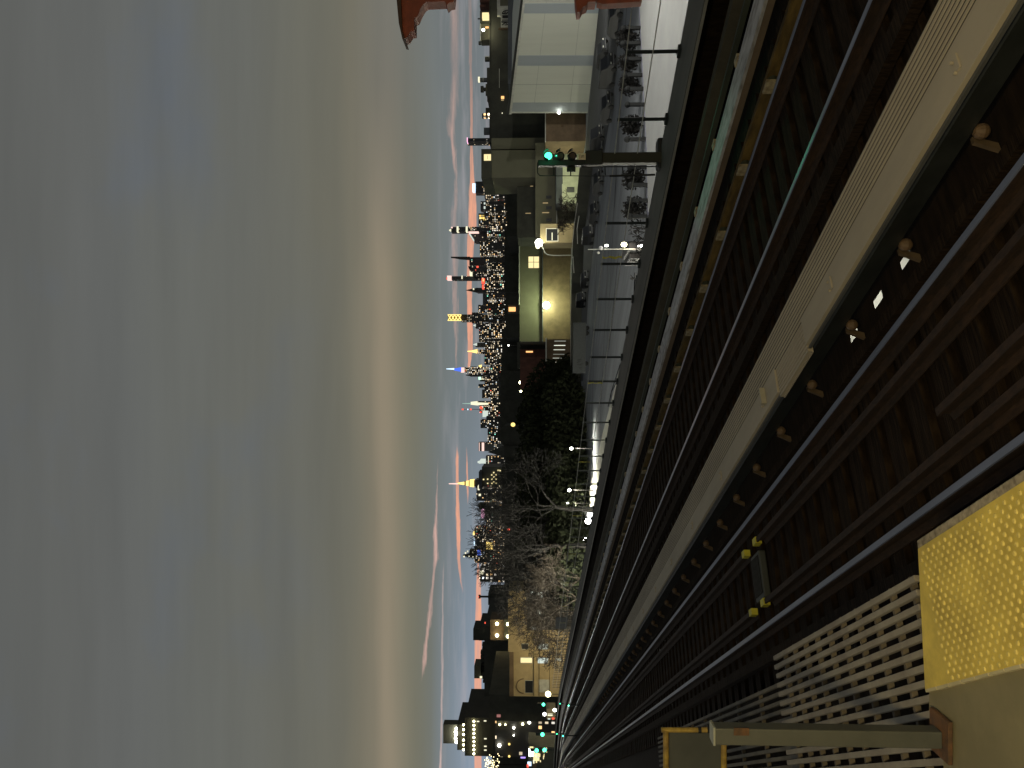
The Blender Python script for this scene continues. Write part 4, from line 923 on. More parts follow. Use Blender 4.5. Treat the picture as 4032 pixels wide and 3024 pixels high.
tower('mid_rise', 'narrow dark block with a rounded roof and a pink base light', 1512, 1527, 1884, 3800, WDK)
tower('mid_rise', 'low block carrying two red strip signs', 1500, 1545, 1908, 3500, WD, [('red_sign', 1910,1914,1527,1545,M['red']), ('red_sign', 1923,1926,1528,1540,M['red'])])
tower('mid_rise', 'dark block with a violet edge right of the pale glowing tower', 1534, 1568, 1898, 3600, WDK, [('yellow_lamp', 1938,1948,1546,1556,M['gold'])])
t = tower('skyscraper', 'pale glowing tower with a thin greenish spire', 1580, 1596, 1875, 3700, WS); taper(t, 'glowing_crown', 1853, 1880, 1588, 5.5, 8.5, M['creamlit']); taper(t, 'glowing_shaft', 1880, 1941, 1590, 5.5, 2.5, M['creamlit']); taper(t, 'spire', 1820, 1854, 1589, .8, 2.2, glow('dimspire', (.6,.9,.75), .6))
t = tower('skyscraper', 'dark-topped tower with a red-lit roof and mast of red dots', 1596, 1627, 1888, 3800, WD, [('red_roof', 1889,1899,1600,1611,M['red']), ('red_roof', 1889,1896,1620,1626,M['red'])]); taper(t, 'mast', 1822, 1889, 1612, .5, 1.0, M['wall_grey']); taper(t, 'mast_lamp', 1818, 1825, 1612, 3, 3, M['red'], None, -9); taper(t, 'mast_lamp', 1850, 1857, 1612, 3, 3, M['red'], None, -9); taper(t, 'mast_lamp', 1840, 1844, 1612, 2.5, 2.5, M['bluew'], None, -9)
tower('mid_rise', 'block with a tall white lit gable left of the red-roofed tower', 1622, 1648, 1920, 3500, WD, [('white_gable', 1900,1921,1618,1642,M['cool'])])
tower('mid_rise', 'squarish dark block with bright specks, standing alone above the church nave', 1652, 1686, 1892, 3500, WD)
tower('mid_rise', 'low gold-striped block under the squarish dark block', 1640, 1690, 1925, 3200, WD, [('gold_strip', 1934,1957,1650,1653,M['gold'])])
tower('mid_rise', 'low speckled block immediately right of the church steeple', 1690, 1745, 1920, 3300, WD)
tower('skyscraper', 'banded block with one bright white column beside the steeple', 1743, 1776, 1884, 3500, WS, [('light_band', 1897,1906,1743,1776,M['pinkspire']), ('light_band', 1886,1888,1743,1776,M['pinkspire'])])
tower('mid_rise', 'dark speckled block between steeple and grey slab', 1797, 1840, 1913, 3300, WS, [('light_line', 1922,1924,1798,1830,M['creamlit'])])
t = tower('skyscraper', 'white glowing pinnacle above a dark speckled block', 1812, 1825, 1890, 3400, M['cool']); taper(t, 'pinnacle', 1880, 1891, 1820, 3, 6.5, M['cool'])
t = tower('apartment_slab', 'big plain grey slab with scattered lit windows under the golden spire', 1840, 1912, 1897, 900, windows('win_slab', (.07,.075,.065), .0, 0, 5, 5), [('upper_step', 1885,1898,1858,1925,M['wall_grey'])], 40, 'apartment block')
for k, (px, py) in enumerate(((1961,1852),(1969,1853),(1944,1861),(1936,1870),(1953,1870),(1945,1878),(1904,1888),(1920,1887),(1937,1887),(1953,1887),(1944,1896),(1937,1903),(1953,1903),(1920,1903))): c = P(px, py, 898); b = MB(); b.pbox(px-2.6, px+2.6, py-2.4, py+2.4, 897, 1); b.build('lit_window', M['warm'], t)
t = tower('skyscraper', 'golden tiered tower with a pinkish lit spire', 1889, 1922, 1872, 3800, WS)
taper(t, 'golden_tier', 1849, 1866, 1904, 13, 14.5, M['gold']); taper(t, 'golden_tier', 1834, 1845, 1904, 8.5, 10, M['gold']); taper(t, 'dark_tier', 1828, 1872, 1904, 8, 12, M['wall_olive'], None, 0); taper(t, 'golden_neck', 1801, 1828, 1904, 2.2, 6, M['gold']); taper(t, 'spire', 1767, 1802, 1905, 1.6, 2.6, M['pinkspire'])
tower('mid_rise', 'dark bulky block with cream lamps left of the golden tower', 1925, 1972, 1876, 2600, WS, [('cream_lamp', 1884,1893,1945,1953,M['creamlit']), ('cream_lamp', 1881,1888,1914,1930,M['creamlit'])])
tower('mid_rise', 'low dark block with a pink neon strip among the bare twigs', 1990, 2050, 1908, 2000, WS, [('pink_sign', 1894,1903,2008,2040,M['pink']), ('sign_frame', 1885,1910,1985,2004,M['wall_dark'])])
tower('skyscraper', 'block with yellow lit floors behind the bare tree tops', 2083, 2116, 1868, 2600, WW, [('yellow_floor', 1862,1870,2098,2107,M['gold'])])
tower('skyscraper', 'dark block with a blue edge light behind the bare tree tops', 2112, 2158, 1866, 2500, WD, [('blue_edge', 1866,1869,2122,2150,M['bluew']), ('gold_windows', 1915,1940,2135,2163,M['gold'])])
t = tower('skyscraper', 'stepped pyramid-topped tower outlined with white lights', 2158, 2215, 1868, 2500, WW, [('step', 1848,1869,2169,2196,M['wall_dark']), ('violet_edge', 1880,1893,2166,2186,M['blue'])])
for (px, py) in ((1826,2192), (1832,2178), (1846,2190), (1860,2176), (1862,2193), (1840,2172)): taper(t, 'outline_lamp', px-2, px+3, py, 2, 3, M['creamlit'])
taper(t, 'pointed_top', 1822, 1849, 2188, 2, 8, M['wall_dark'])
tower('mid_rise', 'lone lit block between bare trees, right of the red beacon', 2246, 2291, 1888, 1500, WW, [('lit_sign', 1888,1902,2249,2262,M['creamlit'])])
wt = roofthing('water_tower', 'small roof water tower with a red beacon among bare twigs', 'water tower', 1884, 1925, 2347, 2353, 600, M['wall_dark'], [('tank', (1884,1892,2343,2357), M['wall_dark']), ('beacon', (1883,1886,2347,2352), M['red'])])
tower('mid_rise', 'flat dark block right behind the red beacon water tower', 2340, 2382, 1922, 650, M['wall_dark'], (), 30, 'building')
rnd = random.Random(11)
fill = [(700,1010,'between the blue sign tower and the needle tower'), (1010,1240,'between the needle tower and the gold lattice tower'), (1240,1440,'between the gold lattice and blue spire towers'), (1440,1660,'between the blue spire tower and the church'), (1980,2230,'behind the bare tree tops')]
for (a, c, w) in fill:
    y = a
    while y < c:
        wd = rnd.uniform(16, 34); px = rnd.uniform(1905, 1935)
        t = tower('low_city_block', 'small speckled low block in the crowd ' + w, y, y+wd, px, rnd.uniform(2800, 3400), rnd.choice((WD, WD, WW, WS)), (), 60, 'city block'); t['group'] = 'low city blocks ' + w
        y += wd*rnd.uniform(.7, 1.0)
# ================================================================== STREET ITEMS
# parked vehicles along the far kerb
def make_car(van=False):
    t = thing('parked_car', '', 'car', (0, 0, 0)); L_ = 4.7; W = 1.85; H = 1.95 if van else 1.5
    pr = [(-2.35,.35),(-2.3,.85),(-1.55,.98),(-1.0,H-.06),(-.3,H),(1.7,H-.02),(2.2,1.05),(2.35,.8),(2.35,.35)] if not van else [(-2.35,.35),(-2.32,.95),(-1.75,1.15),(-1.2,H-.06),(-.8,H),(2.25,H),(2.35,1.1),(2.35,.35)]
    b = MB(); b.prism([Vector((x, -W/2, z)) for x, z in pr], (0, W, 0)); b.build('body', M['carpaint'], t, bevel=.07)
    b = MB(); 
    for s in (-1, 1): b.prism([Vector((x, s*(W/2+.004), z)) for x, z in ((-1.35,1.05),(-.95,H-.18),(1.5,H-.18),(1.9,1.05))], (0, -s*.02, 0))
    b.build('side_windows', M['glassdark'], t)
    b = MB(); b.prism([Vector((-1.52,-W/2+.15,1.02)),Vector((-1.03,-W/2+.2,H-.1)),Vector((-1.03,W/2-.2,H-.1)),Vector((-1.52,W/2-.15,1.02))], (-.03,0,.02)); b.build('windscreen', M['glassdark'], t)
    for x in (-1.5, 1.45):
        for s in (-1, 1): MB().tube((x, s*W/2-.12, .34), (x, s*W/2+.02*s+(.12 if s > 0 else -.0)-.0, .34), .34, .34, 14).build('wheel', M['tyre'], t)
    for s in (-.65, .65): MB().box(-2.37, -2.34, s-.15, s+.15, .68, .82).build('headlight', M['trim'], t)
    MB().box(-2.42, -2.3, -.85, .85, .38, .5).build('bumper', mat('dull_chrome', (.3,.3,.3), .3, .8), t)
    snapshot(t); return t
cA = make_car(); cB = make_car(True)
cars = [(2447,72,0,'dark parked car nearest the red canopy corner'), (2424,280,1,'dark parked van second from the picture top edge'), (2412,425,0,'dark parked car directly right of the signal relay box'), (2376,548,1,'dark parked van just right of the signal mast'), (2374,720,0,'dark parked car seen through the signal ladder'), (2357,838,0,'dark parked car left of the signal ladder'), (2338,925,1,'dark parked van behind the first long railing post'), (2317,1100,0,'dark parked car under the four-pane window'), (2306,1180,1,'farthest parked van of the dark row'), (2290,1650,0,'lone parked car below the dark park'), (2392,215,0,'dark car in the second parked line behind the van')]
street_az = Vector((math.sin(PSI-R_(19)), math.cos(PSI-R_(19)), 0)); ang = math.atan2(-street_az.y, -street_az.x)
used = set()
for px, py, v, lab in cars:
    q = G(px, py); src = cB if v else cA
    if v in used: o = copy_tree(src, None)
    else: o = src; used.add(v)
    o.location = (q.x, q.y, GZ+.02); o.rotation_euler = (0, 0, ang+math.pi+R_(random.uniform(-2, 2))); o['label'] = lab; o['category'] = 'van' if v else 'car'; o['group'] = 'vehicles parked along the far side of the street'; o.scale = (1.05, 1.1, 1.12)
# bollards with round caps, shrubs
bl0 = None
rowb = [(2522,110,1),(2524,170,0),(2527,232,1),(2530,295,1),(2534,350,1),(2537,411,1),(2541,469,1),(2543,548,1),(2546,659,1),(2549,728,1),(2550,789,1),(2551,852,1)]
for k, (px, py, big) in enumerate(rowb):
    q = G(px, py, GZ+.12)
    if bl0 is None:
        t = thing('bollard', 'dark square bollard post with a round cap standing on the kerb line', 'bollard', (q.x, q.y, GZ+.12), 'dark bollards along the kerb line')
        MB().fbox(q.dot(RT)-.17, q.dot(RT)+.17, q.dot(FH)-.17, q.dot(FH)+.17, GZ+.12, GZ+1.65).build('post', M['bollard'], t, bevel=.03)
        MB().ball((q.x, q.y, GZ+1.85), .32, 10).build('cap', M['bollard'], t); snapshot(t); bl0 = t
    else: copy_tree(bl0, None, (q.x, q.y, GZ+.12)).scale = (1, 1, random.uniform(.88, 1.08))
def leafball(c, r, n, ls, sz=1., seed=0):
    rr = random.Random(seed); b = MB()
    for i in range(n):
        v = Vector((rr.gauss(0,1), rr.gauss(0,1), rr.gauss(0,1))).normalized()*r*(rr.random()**.33)*(1+.25*math.sin(i))
        p = Vector(c)+Vector((v.x, v.y, v.z*sz)); a = Vector((rr.gauss(0,1), rr.gauss(0,1), rr.gauss(0,1))).normalized(); w = a.cross(Vector((rr.random(), rr.random(), rr.random()))).normalized()
        s = ls*rr.uniform(.5, 1.3); b.add([p-a*s, p+w*s*.6, p+a*s, p-w*s*.6], [(0,1,2,3)])
    return b
sh = [(2517,150,1.15,'bushy dark shrub nearest the picture top on the kerb'), (2520,243,1.0,'round dark shrub beside the third bollard'), (2524,336,1.0,'dark shrub between two bollards right of a railing post'), (2532,494,1.0,'dark shrub just right of the signal mast'), (2540,700,1.1,'dark shrub left of the signal ladder'), (2545,822,1.15,'large round dark shrub at the kerb bend')]
for k, (px, py, r, lab) in enumerate(sh):
    q = G(px, py, GZ+.12); t = thing('shrub', lab, 'shrub', (q.x, q.y, GZ+.12)); leafball((q.x, q.y, GZ+1.3), r*.9, 900, .16, 1.05, k).build('foliage', M['shrub'], t)
    MB().tube((q.x, q.y, GZ+.1), (q.x, q.y, GZ+1.2), .07, .05).build('stem', M['barkdark'], t)
# bare trees
def tree(name, label, base, h, spread, seed, m, depth=6, r0=None, group=None, twig=.02, lean=0.):
    rr = random.Random(seed); t = thing(name, label, 'tree', base, group); tk = MB(); cr = MB()
    def br(p, d, L, r, lv):
        n = 2 if lv > 2 else 3
        q = p
        for i in range(n):
            d = (d+Vector((rr.gauss(0,.13), rr.gauss(0,.13), rr.gauss(.03,.08)))).normalized(); q2 = q+d*L/n; r2 = max(r*(1-.18), twig)
            (tk if lv < 2 else cr).tube(q, q2, r, r2, 6 if lv < 2 else (4 if lv < 4 else 3)); q = q2; r = r2
        if lv >= depth: return
        for i in range(3 if lv > 0 else 4):
            a = rr.uniform(0, 6.28); tl = rr.uniform(.35, .85)*spread; u = d.cross(Vector((.3, .7, .2))).normalized(); w = d.cross(u)
            nd = (d*math.cos(tl)+(u*math.cos(a)+w*math.sin(a))*math.sin(tl)).normalized(); br(q, nd, L*rr.uniform(.62, .82), r*.66, lv+1)
    br(Vector(base), Vector((lean, 0, 1)), h*.27, r0 or h*.022, 0)
    tk.build('trunk', m, t); cr.build('crown', m, t); return t
bt = [(2095,2010,150,28,'bare tree silhouette left of the golden tower, smaller'), (2160,2150,150,29.5,'tallest bare tree silhouette over the dark park'), (2160,2060,165,30,'bare tree silhouette behind the pink neon strip'), (2130,2330,150,26.5,'bare tree silhouette around the red beacon'), (2120,2400,165,26.5,'bare tree silhouette right of the dark blocky tower')]
for k, (px, py, D, h, lab) in enumerate(bt):
    q = P(px, py, D); tree('bare_tree', lab, (q.x, q.y, GZ), h, 1., 20+k, M['barkdark'], 6, None, 'bare trees against the sunset', .035)
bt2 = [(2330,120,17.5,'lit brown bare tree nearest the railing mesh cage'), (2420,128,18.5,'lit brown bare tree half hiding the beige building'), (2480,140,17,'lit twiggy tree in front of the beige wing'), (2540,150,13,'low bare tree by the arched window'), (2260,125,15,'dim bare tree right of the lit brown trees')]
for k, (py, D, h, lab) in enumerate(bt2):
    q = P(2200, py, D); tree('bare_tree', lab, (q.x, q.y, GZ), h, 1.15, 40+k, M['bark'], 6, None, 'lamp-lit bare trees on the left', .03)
q = P(2300, 770, 168); tree('bare_tree', 'small bare tree casting twigs over the pale low house', (q.x, q.y, GZ), 8, 1., 61, M['bark'], 5, None, None, .04)
q = P(2300, 905, 175); tree('bare_tree', 'small bare tree before the house with the white framed window', (q.x, q.y, GZ), 8, 1., 62, M['bark'], 5, None, None, .04)
for k, (py, lab) in enumerate(((935,'leafless sapling right of the white street pole, near the railing'), (1040,'leafless sapling left of the white street pole'))):
    q = G(2545, py); q = P(2520, py, 60); tree('bare_sapling', lab, (q.x, q.y, GZ), 4.6, 1.1, 70+k, M['barkdark'], 4, .09, None, .03)
# dark evergreens of the park
eg = [(2065,1560,210,7),(2040,1650,230,8),(2055,1740,200,8),(2030,1830,240,9),(2050,1900,200,8.5),(2020,1985,230,9.5),(2060,2060,190,8),(2035,2140,220,9),(2060,2230,190,8),(2140,1600,180,6),(2150,1720,175,6),(2150,1860,170,6.5),(2150,1990,165,6.5),(2150,2120,160,6),(2150,2240,155,6),(2070,2310,200,7),(2140,1500,200,5)]
for k, (px, py, D, r) in enumerate(eg):
    q = P(px, py, D); t = thing('park_tree', 'dark leafy tree mass of the unlit park between the warehouses and the beige building', 'tree', (q.x, q.y, GZ), 'dark trees of the unlit park'); zc = (P(px, py, D).z+GZ)/2+2; hh = (q.z-GZ)/2
    leafball((q.x, q.y, zc-1), 1., 1, .1)
    rr = random.Random(k); b = MB()
    for i in range(2600):
        v = Vector((rr.gauss(0,1), rr.gauss(0,1), rr.gauss(0,1))).normalized()*(rr.random()**.4); 
        p = Vector((q.x+v.x*r*1.35*(1+.2*math.sin(5*v.z+k)), q.y+v.y*r*1.35, (q.z+GZ)/2+v.z*hh*1.1)); a = Vector((rr.gauss(0,1), rr.gauss(0,1), rr.gauss(0,1))).normalized(); w = a.cross(Vector((rr.random()+.1, rr.random(), rr.random()))).normalized(); s = rr.uniform(.25, .8)
        if p.z < GZ: p.z = GZ+.5
        b.add([p-a*s, p+w*s*.6, p+a*s, p-w*s*.6], [(0,1,2,3)])
    b.build('crown', M['leaf'], t); MB().tube((q.x,q.y,GZ), (q.x,q.y,(q.z+GZ)/2+2), .4, .2).build('trunk', M['barkdark'], t)
# graffiti wall and fence on the near edge of the park
gw = thing('graffiti_wall', 'dark blue-black wall with faint outlined graffiti letters seen through the railing', 'wall', tuple(G(2316,1900)))
a = G(2303, 1735); c = G(2292, 2090); A0 = Vector((a.x,a.y,GZ)); C0_ = Vector((c.x,c.y,GZ)); b = MB(); hh = 2.9
b.prism([A0, C0_, C0_+UP*hh, A0+UP*hh], FH*.5); b.build('wall', mat('blue_black_wall', (.012,.017,.024), .85, 0, .4, .5), gw)
gl = MB(); ux = (C0_-A0).normalized(); nf = -FH*.03
def gp(s, z): return A0+ux*s+UP*z+nf
Lw = (C0_-A0).length
letters = [[(0,.4),(0,2.8),(1.6,.4),(1.6,2.8)], [(0,1.6),(.4,2.6),(1.3,2.7),(1.8,1.6),(1.3,.6),(.4,.6),(0,1.6)], [(1.6,2.7),(0,2.7),(0,1.6),(1.3,1.6),(0,1.6),(0,.4),(1.6,.4)], [(1.6,2.6),(.3,2.7),(0,1.5),(.3,.5),(1.6,.5)]]
for k, (li, s0) in enumerate(((0,.07),(1,.42),(2,.55),(1,.74))):
    pts = [gp(Lw*s0+x*1.3, z) for x, z in letters[li]]
    for p, q in zip(pts, pts[1:]): gl.tube(p, q, .09, .09, 4)
gl.build('painted_letters', mat('faded_letter_paint', (.04,.055,.06), .8), gw)
fence = thing('yard_fence', 'long dark fence line at the foot of the floodlit warehouse', 'fence', tuple(G(2290,1100)))
b = MB(); pts = [G(2382,441), G(2330,823), G(2316,1100), G(2312,1500), G(2308,1720)]
for p, q in zip(pts, pts[1:]):
    p = Vector((p.x,p.y,GZ))+FH*26; q = Vector((q.x,q.y,GZ))+FH*26; b.prism([p, q, q+UP*2.6, p+UP*2.6], FH*.15)
b.build('panel', M['wall_dark'], fence)
tr_ = thing('parked_trailer', 'long grey box trailer with dark scrawls, parked left of the white street pole', 'trailer', tuple(G(2330,1400))); a = G(2322,1270); c = G(2318,1470); A1 = Vector((a.x,a.y,GZ+.7)); C1_ = Vector((c.x,c.y,GZ+.7)); b = MB(); b.prism([A1, C1_, C1_+UP*2.7, A1+UP*2.7], FH*2.4); b.build('box', mat('trailer_grey', (.05,.055,.055), .8), tr_)
for s in (.1, .2, .8): p = A1+(C1_-A1)*s+FH*.3; MB().tube(p-UP*.15, p-UP*.15+FH*1.6, .5, .5, 10).build('wheel', M['tyre'], tr_)
b = MB(); rr = random.Random(5)
for k in range(6): p = A1+(C1_-A1)*(.72+.04*k)-FH*.04+UP*rr.uniform(.5, 1.1); b.tube(p, p+UP*rr.uniform(.5,1.0)+(C1_-A1)*rr.uniform(-.03,.03), .07, .07, 4)
b.build('scrawl', M['black'], tr_)
sw = [G(2366,-60), G(2361,0), G(2318,441), G(2283,823), G(2262,1100), G(2255,1500), G(2296,1500), G(2318,1150), G(2345,900), G(2380,600), G(2415,380), G(2440,60), G(2450,-60)]
flat('sidewalk', sw, GZ+.01, mat('dark_worn_pavement', (.04,.042,.045), .9))
# white street pole with camera dome and lamps; dark truck with lamps at its foot
q = P(2500, 981, 62); sp = thing('street_pole', 'thin white street pole with a round camera dome and yellow lamp', 'street pole', (q.x, q.y, GZ)); top = P(2315, 981, 62)
MB().tube((q.x, q.y, GZ), (q.x, q.y, top.z), .045, .035, 8).build('pole', M['trim'], sp)
c = P(2366, 976, 62); MB().ball(c, .16, 10).build('camera_dome', mat('dome_white', (.7,.7,.72), .4), sp); c = P(2356, 996, 62); MB().ball(c, .12, 8).build('camera_body', M['trim'], sp)
c = P(2388, 967, 61.8); MB().ball(c, .10, 8, 1.5).build('small_lamp', M['lampw'], sp)
c = P(2457, 963, 61.8); MB().ball(c, .20, 10, 1.2).build('main_lamp', M['lampy'], sp); light('pole_lamp_light', c-UP*.5-FH*.4, 110, (1, .85, .7), .15)
tk = thing('work_truck', 'dark truck with two small white lamps under the white street pole', 'truck', tuple(P(2520, 950, 63)))
q = P(2520, 950, 63); r, z = q.dot(RT), GZ
b = MB(); b.fbox(P(0+2500,985,63).dot(RT), P(2500,948,63).dot(RT), 63, 68, GZ+.5, P(2474,960,63).z); b.build('cab', M['carpaint'], tk, bevel=.1)
b = MB(); b.fbox(P(2500,1010,63).dot(RT), P(2500,985,63).dot(RT)-.02, 64, 68, GZ+.5, P(2484,1000,63).z); b.build('bed', M['carpaint'], tk)
for py in (952, 1000): q = P(2600, py, 63.4); MB().tube(Vector((q.x,q.y,GZ+.4)), Vector((q.x,q.y,GZ+.4))+RT*.3, .4, .4, 12).build('wheel', M['tyre'], tk)
for (px, py, s) in ((2525,969,.13), (2514,969,.07)): MB().ball(P(px, py, 62.9), s, 8).build('lamp', M['lampw'], tk)
# tall curved street lamp and wall floodlight
c = P(2122, 956, 186); foot = P(2250, 1005, 186); sl = thing('street_lamp', 'tall curved white street lamp glowing bright beside the small lit house', 'street lamp', (foot.x, foot.y, GZ))
pts = [Vector((foot.x, foot.y, GZ)), P(2180, 1006, 186), P(2156, 1003, 186), P(2146, 996, 186), P(2142, 985, 186), P(2130, 962, 186)]
b = MB(); 
for p, q_ in zip(pts, pts[1:]): b.tube(p, q_, .12, .1, 6)
b.build('pole', M['trim'], sl); MB().ball(c, .95, 10).build('bulb', M['lampw'], sl); MB().ball(P(2118, 970, 186), .5, 8).build('second_bulb', M['lampy'], sl)
light('street_lamp_light', c-FH*1-UP*.5, 420, (.95, 1, .8), .6); light('street_lamp_back', P(2118, 962, 188.5), 900, (.98, 1, .7), .6)
c = P(2151, 1202, 258.3); fl = thing('floodlight', 'very bright greenish-white floodlight on the long olive warehouse wall', 'floodlight', c); MB().ball(c, 1.25, 12).build('bulb', M['lampw'], fl); MB().pbox(2138, 2142, 1195, 1209, 257.5, 3).build('hood', M['black'], fl)
light('floodlight_light', c-FH*5.5, 1800, (.85, 1, .5), 1.); light('floodlight_near', c-FH*3.6, 6500, (.85, 1, .55), .4)
light('house_facade_light', P(2225, 700, 181), 1900, (.95, 1, .6), .5)
for nm, (px, py, D, pw, lab) in enumerate(((2250,1766,150,2200,'small white street lamp beside the graffiti wall'), (2242,1930,150,2200,'white street lamp in the park trees above the graffiti'), (2235,1982,158,1600,'paired white lamp glint above the graffiti wall end'), (2228,2014,170,1500,'white lamp before the first headlights'), (2162,2035,170,900,'broad bluish-white lit sign patch in the park trees'), (2204,2215,180,400,'tiny white pole lamp over the railing'), (2238,2160,180,900,'bright lamp on the railing line by the headlights'))):
    c = P(px, py, D); t = thing('street_lamp', lab, 'street lamp', (c.x, c.y, GZ)); MB().ball(c, (.32,.34,.24,.3,.55,.12,.25)[nm], 8).build('bulb', M['lampw'], t); MB().tube((c.x, c.y, GZ), c+FH*.4, .09, .07, 6).build('pole', M['barkdark'], t)
    light('lamp_light', c-FH*.3-UP*.4, pw*(3.4 if nm < 4 else .3), (1, .98, .82), .3, 'SPOT', c-UP*5-FH*1.5, R_(130), .5)
c = P(2168, 2035, 170)
# lit sign patch windows among twigs on the left
hs = bld('park_house', 'dark house with bluish-white windows behind the lit bare trees', 'house', 2290, 2480, 2075, 175, 8, M['wall_dark'])
for (x0,x1,y0,y1) in ((2118,2136,2332,2352), (2116,2130,2404,2418), (2090,2098,2330,2338), (2092,2110,2470,2478)): extra(hs, 'window', x0, x1, y0, y1, M['cool'], -.2, .1)
light('twig_light', P(2150, 2390, 108), 500, (1, .86, .55), .5); light('twig_light', P(2140, 2500, 128), 450, (1, .86, .5), .5); light('beige_light', P(2190, 2650, 212), 5200, (1, .84, .5), .8); light('beige_light', P(2180, 2560, 214), 3000, (1, .84, .5), .8)
for k, (px, py, D, lab) in enumerate(((2208,2085,190,'small white lamp above the farther headlights'), (2198,2150,210,'tiny white lamp at the end of the bright road'))):  # two more lamps added to brighten the far road
    c = P(px, py, D); t = thing('street_lamp', lab, 'street lamp', (c.x, c.y, GZ)); MB().ball(c, .2, 8).build('bulb', M['lampw'], t); MB().tube((c.x, c.y, GZ), c+FH*.4, .09, .07, 6).build('pole', M['barkdark'], t)
    light('lamp_light', c-UP*.5, 9000, (1, .98, .82), .3, 'SPOT', c-UP*5, R_(150), .4)
# cars with headlights on the bright road
for k, (pts, D, lab) in enumerate((([(2325,2028),(2316,2052)],150,'oncoming car with dazzling headlights on the bright road, nearer one'), ([(2304,2120),(2285,2146)],160,'oncoming car with dazzling headlights farther along the bright road'))):
    q = P(*pts[0], D); t = thing('oncoming_car', lab, 'car', (q.x, q.y, GZ)); mid = P((pts[0][0]+pts[1][0])/2, (pts[0][1]+pts[1][1])/2, D+.3); r = mid.dot(RT)
    b = MB(); b.fbox(r-.9, r+.9, D+.3, D+4.5, GZ+.35, GZ+1.0); b.fbox(r-.75, r+.75, D+1.3, D+3.8, GZ+1.0, GZ+1.5); b.build('body', M['carpaint'], t, bevel=.1)
    for s in (-.8, .8): MB().tube(FH*(D+1)+RT*(r+s)+UP*(GZ+.34), FH*(D+1)+RT*(r+s*1.15)+UP*(GZ+.34), .34, .34, 10).build('wheel', M['tyre'], t)
    for p in pts: MB().ball(P(p[0], p[1], D), .62, 8).build('headlight', glow('headlight', (1,.98,.95), 20), t)
hc = thing('hanging_cable', 'thin dark cable bundle sagging along the railing posts above the street', 'cable', (11.15, 14, GT))
b = MB(); pts = []
for (px, py) in ((2500,1075),(2498,1120),(2496,1180),(2490,1240),(2484,1300),(2470,1350),(2458,1400),(2440,1440),(2424,1490),(2408,1540),(2395,1600)):
    d = ray(px, py); pts.append(CAM+d*((XR+.12)/d.x))
for p_, q_ in zip(pts, pts[1:]): b.tube(p_, q_, .014, .014, 5)
pts2 = [v+Vector((0,.1,.06*math.sin(i*2.3)-.05)) for i, v in enumerate(pts)]
for p_, q_ in zip(pts2, pts2[1:]): b.tube(p_, q_, .010, .010, 5)
b.build('cable_strands', M['black'], hc)
# overhead wires
ow = thing('overhead_cable', 'pale overhead cable sagging along the warehouse front', 'cable', tuple(P(2280, 850, 150)))
b = MB(); pts = [(2273,800,140),(2262,880,150),(2254,955,160),(2250,1010,165),(2246,1075,170),(2247,1200,180),(2248,1500,200)]
for p, q in zip(pts, pts[1:]): b.tube(P(*p), P(*q), .07, .07, 4)
b.build('wire', mat('lit_wire', (.5,.48,.42), .6), ow)
ow = thing('overhead_cable', 'second pale cable looping just below the first one', 'cable', tuple(P(2290, 900, 140)))
b = MB(); pts = [(2280,850,140),(2272,900,140),(2274,960,140)]
for p, q in zip(pts, pts[1:]): b.tube(P(*p), P(*q), .07, .07, 4)
pts = [(2256,1010,150),(2260,1075,150)]
b.tube(P(*pts[0]), P(*pts[1]), .07, .07, 4); b.build('wire', M['trim'], ow)
# ================================================================== OUT-OF-VIEW LAMPS, SOME ADDED
# platform lamps (behind the photographer)
for k, (x, y) in enumerate(((-1.2, -1.6), (-1.2, -9.0))):
    t = thing('platform_lamp', ['warm platform lamp just behind the viewpoint', 'warm platform lamp farther back'][k], 'platform lamp', (x, y, 0))
    MB().tube((x-.6, y, 0), (x-.6, y, 3.5), .05, .05, 8).build('pole', M['greypaint'], t); MB().tube((x-.6, y, 3.5), (x, y, 3.6), .04, .04, 8).build('arm', M['greypaint'], t)
    MB().box(x-.15, x+.15, y-.5, y+.5, 3.56, 3.66).build('lamp_head', M['greypaint'], t); MB().box(x-.12, x+.12, y-.46, y+.46, 3.545, 3.558).build('diffuser', glow('lamp_warm', (1,.82,.5), 6), t)
    light('platform_light', (x, y, 3.4), 880 if k == 0 else 500, (1, .80, .42), .25)
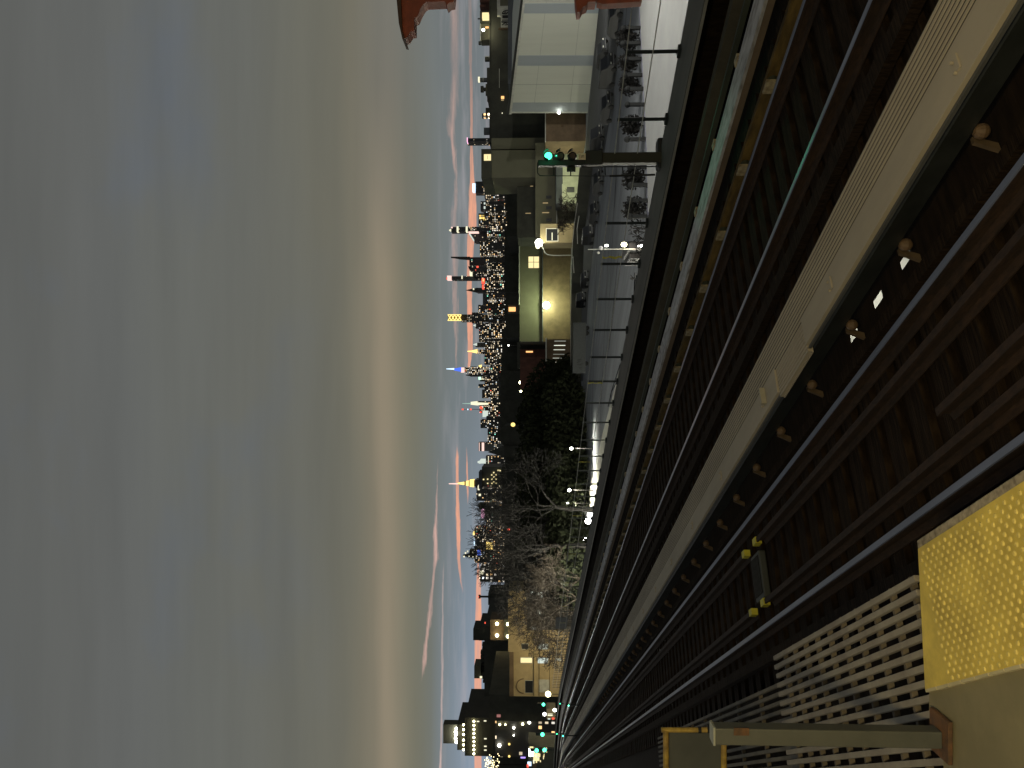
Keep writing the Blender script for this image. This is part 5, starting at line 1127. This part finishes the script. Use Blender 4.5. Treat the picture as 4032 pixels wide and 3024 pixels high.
# floodlight masts added unseen right of the frame to light paving and warehouse
for k, (r, d, z, pw, tgt, an) in enumerate(((46, 60, 9, 90000, G(2600, 300), 95), (58, 92, 6, 50000, P(2190, 200, 146), 75), (30, 28, 9, 60000, G(2620, 500), 80))):
    p = RT*r+FH*d+UP*z; t = thing('floodlight_mast', ['tall floodlight mast outside the right edge lighting the paving', 'floodlight mast outside the right edge lighting the striped warehouse', 'nearer floodlight mast outside the right edge'][k], 'floodlight mast', (p.x, p.y, GZ))
    MB().tube((p.x, p.y, GZ), p, .15, .1, 8).build('mast', M['greypaint'], t); MB().fbox(r-.5, r+.5, d-.2, d+.2, z, z+.4).build('lamp_head', M['black'], t)
    light('mast_light', p-UP*.4, (pw*.42, pw*1.35, pw*.42)[k], (1, .98, .9) , .4, 'SPOT', tgt, R_(an), .6)
t = thing('bridge_lamp', 'lamp on the line beyond the bend just outside the left edge', 'lamp', (0.5, 150, -1)); MB().tube((0.5,150,-1),(0.5,150,3),.06,.05).build('pole', M['black'], t); MB().ball((0.5,150,3.1), .2, 8).build('bulb', M['lampw'], t); light('line_light', (0.9, 149.5, 3.1), 14000, (1,.97,.85), .25, 'SPOT', (3, 20, -1), R_(30), .3)  # lamp added out of view so the far rails glint
# street lamp under the structure (seen through the deck gaps)
q = (G(3455,1182)); t = thing('street_lamp', 'street lamp below the viaduct lighting the ground seen through deck gaps', 'street lamp', (q.x+3, q.y, GZ)); MB().tube((q.x+3, q.y, GZ), (q.x+3, q.y, GZ+4.2), .08, .06).build('pole', M['black'], t); MB().box(q.x+2.5, q.x+3.2, q.y-.15, q.y+.15, GZ+4.2, GZ+4.35).build('lamp_head', M['black'], t)
light('under_light', (q.x+1.5, q.y, GZ+3.9), 1400, (1, .98, .8), .2)
for k, (x, y) in enumerate(((24, 62), (27, 90), (31, 115), (33, 140))):  # lamps added out of sight to brighten the pale road
    t = thing('street_lamp', 'avenue lamp beside the viaduct hidden below its girder', 'street lamp', (x, y, GZ), 'avenue lamps hidden below the girder'); h = 2.6
    MB().tube((x, y, GZ), (x, y, GZ+h), .08, .06).build('pole', M['black'], t); MB().ball((x, y, GZ+h), .2, 8).build('bulb', M['lampw'], t)
    light('avenue_light', (x+.4, y, GZ+h+.2), 15000, (1, .97, .8), .2)
# faint twilight from the afterglow
sun = light('afterglow_sun', (0, 0, 50), .02, (1, .6, .45), 1, 'SUN'); sun.data.angle = R_(12); sun.rotation_euler = (-FH+UP*-.09).to_track_quat('-Z', 'Y').to_euler()
for o in bpy.data.objects:
    for k in ('_w', '_pp'):
        if k in o: del o[k]
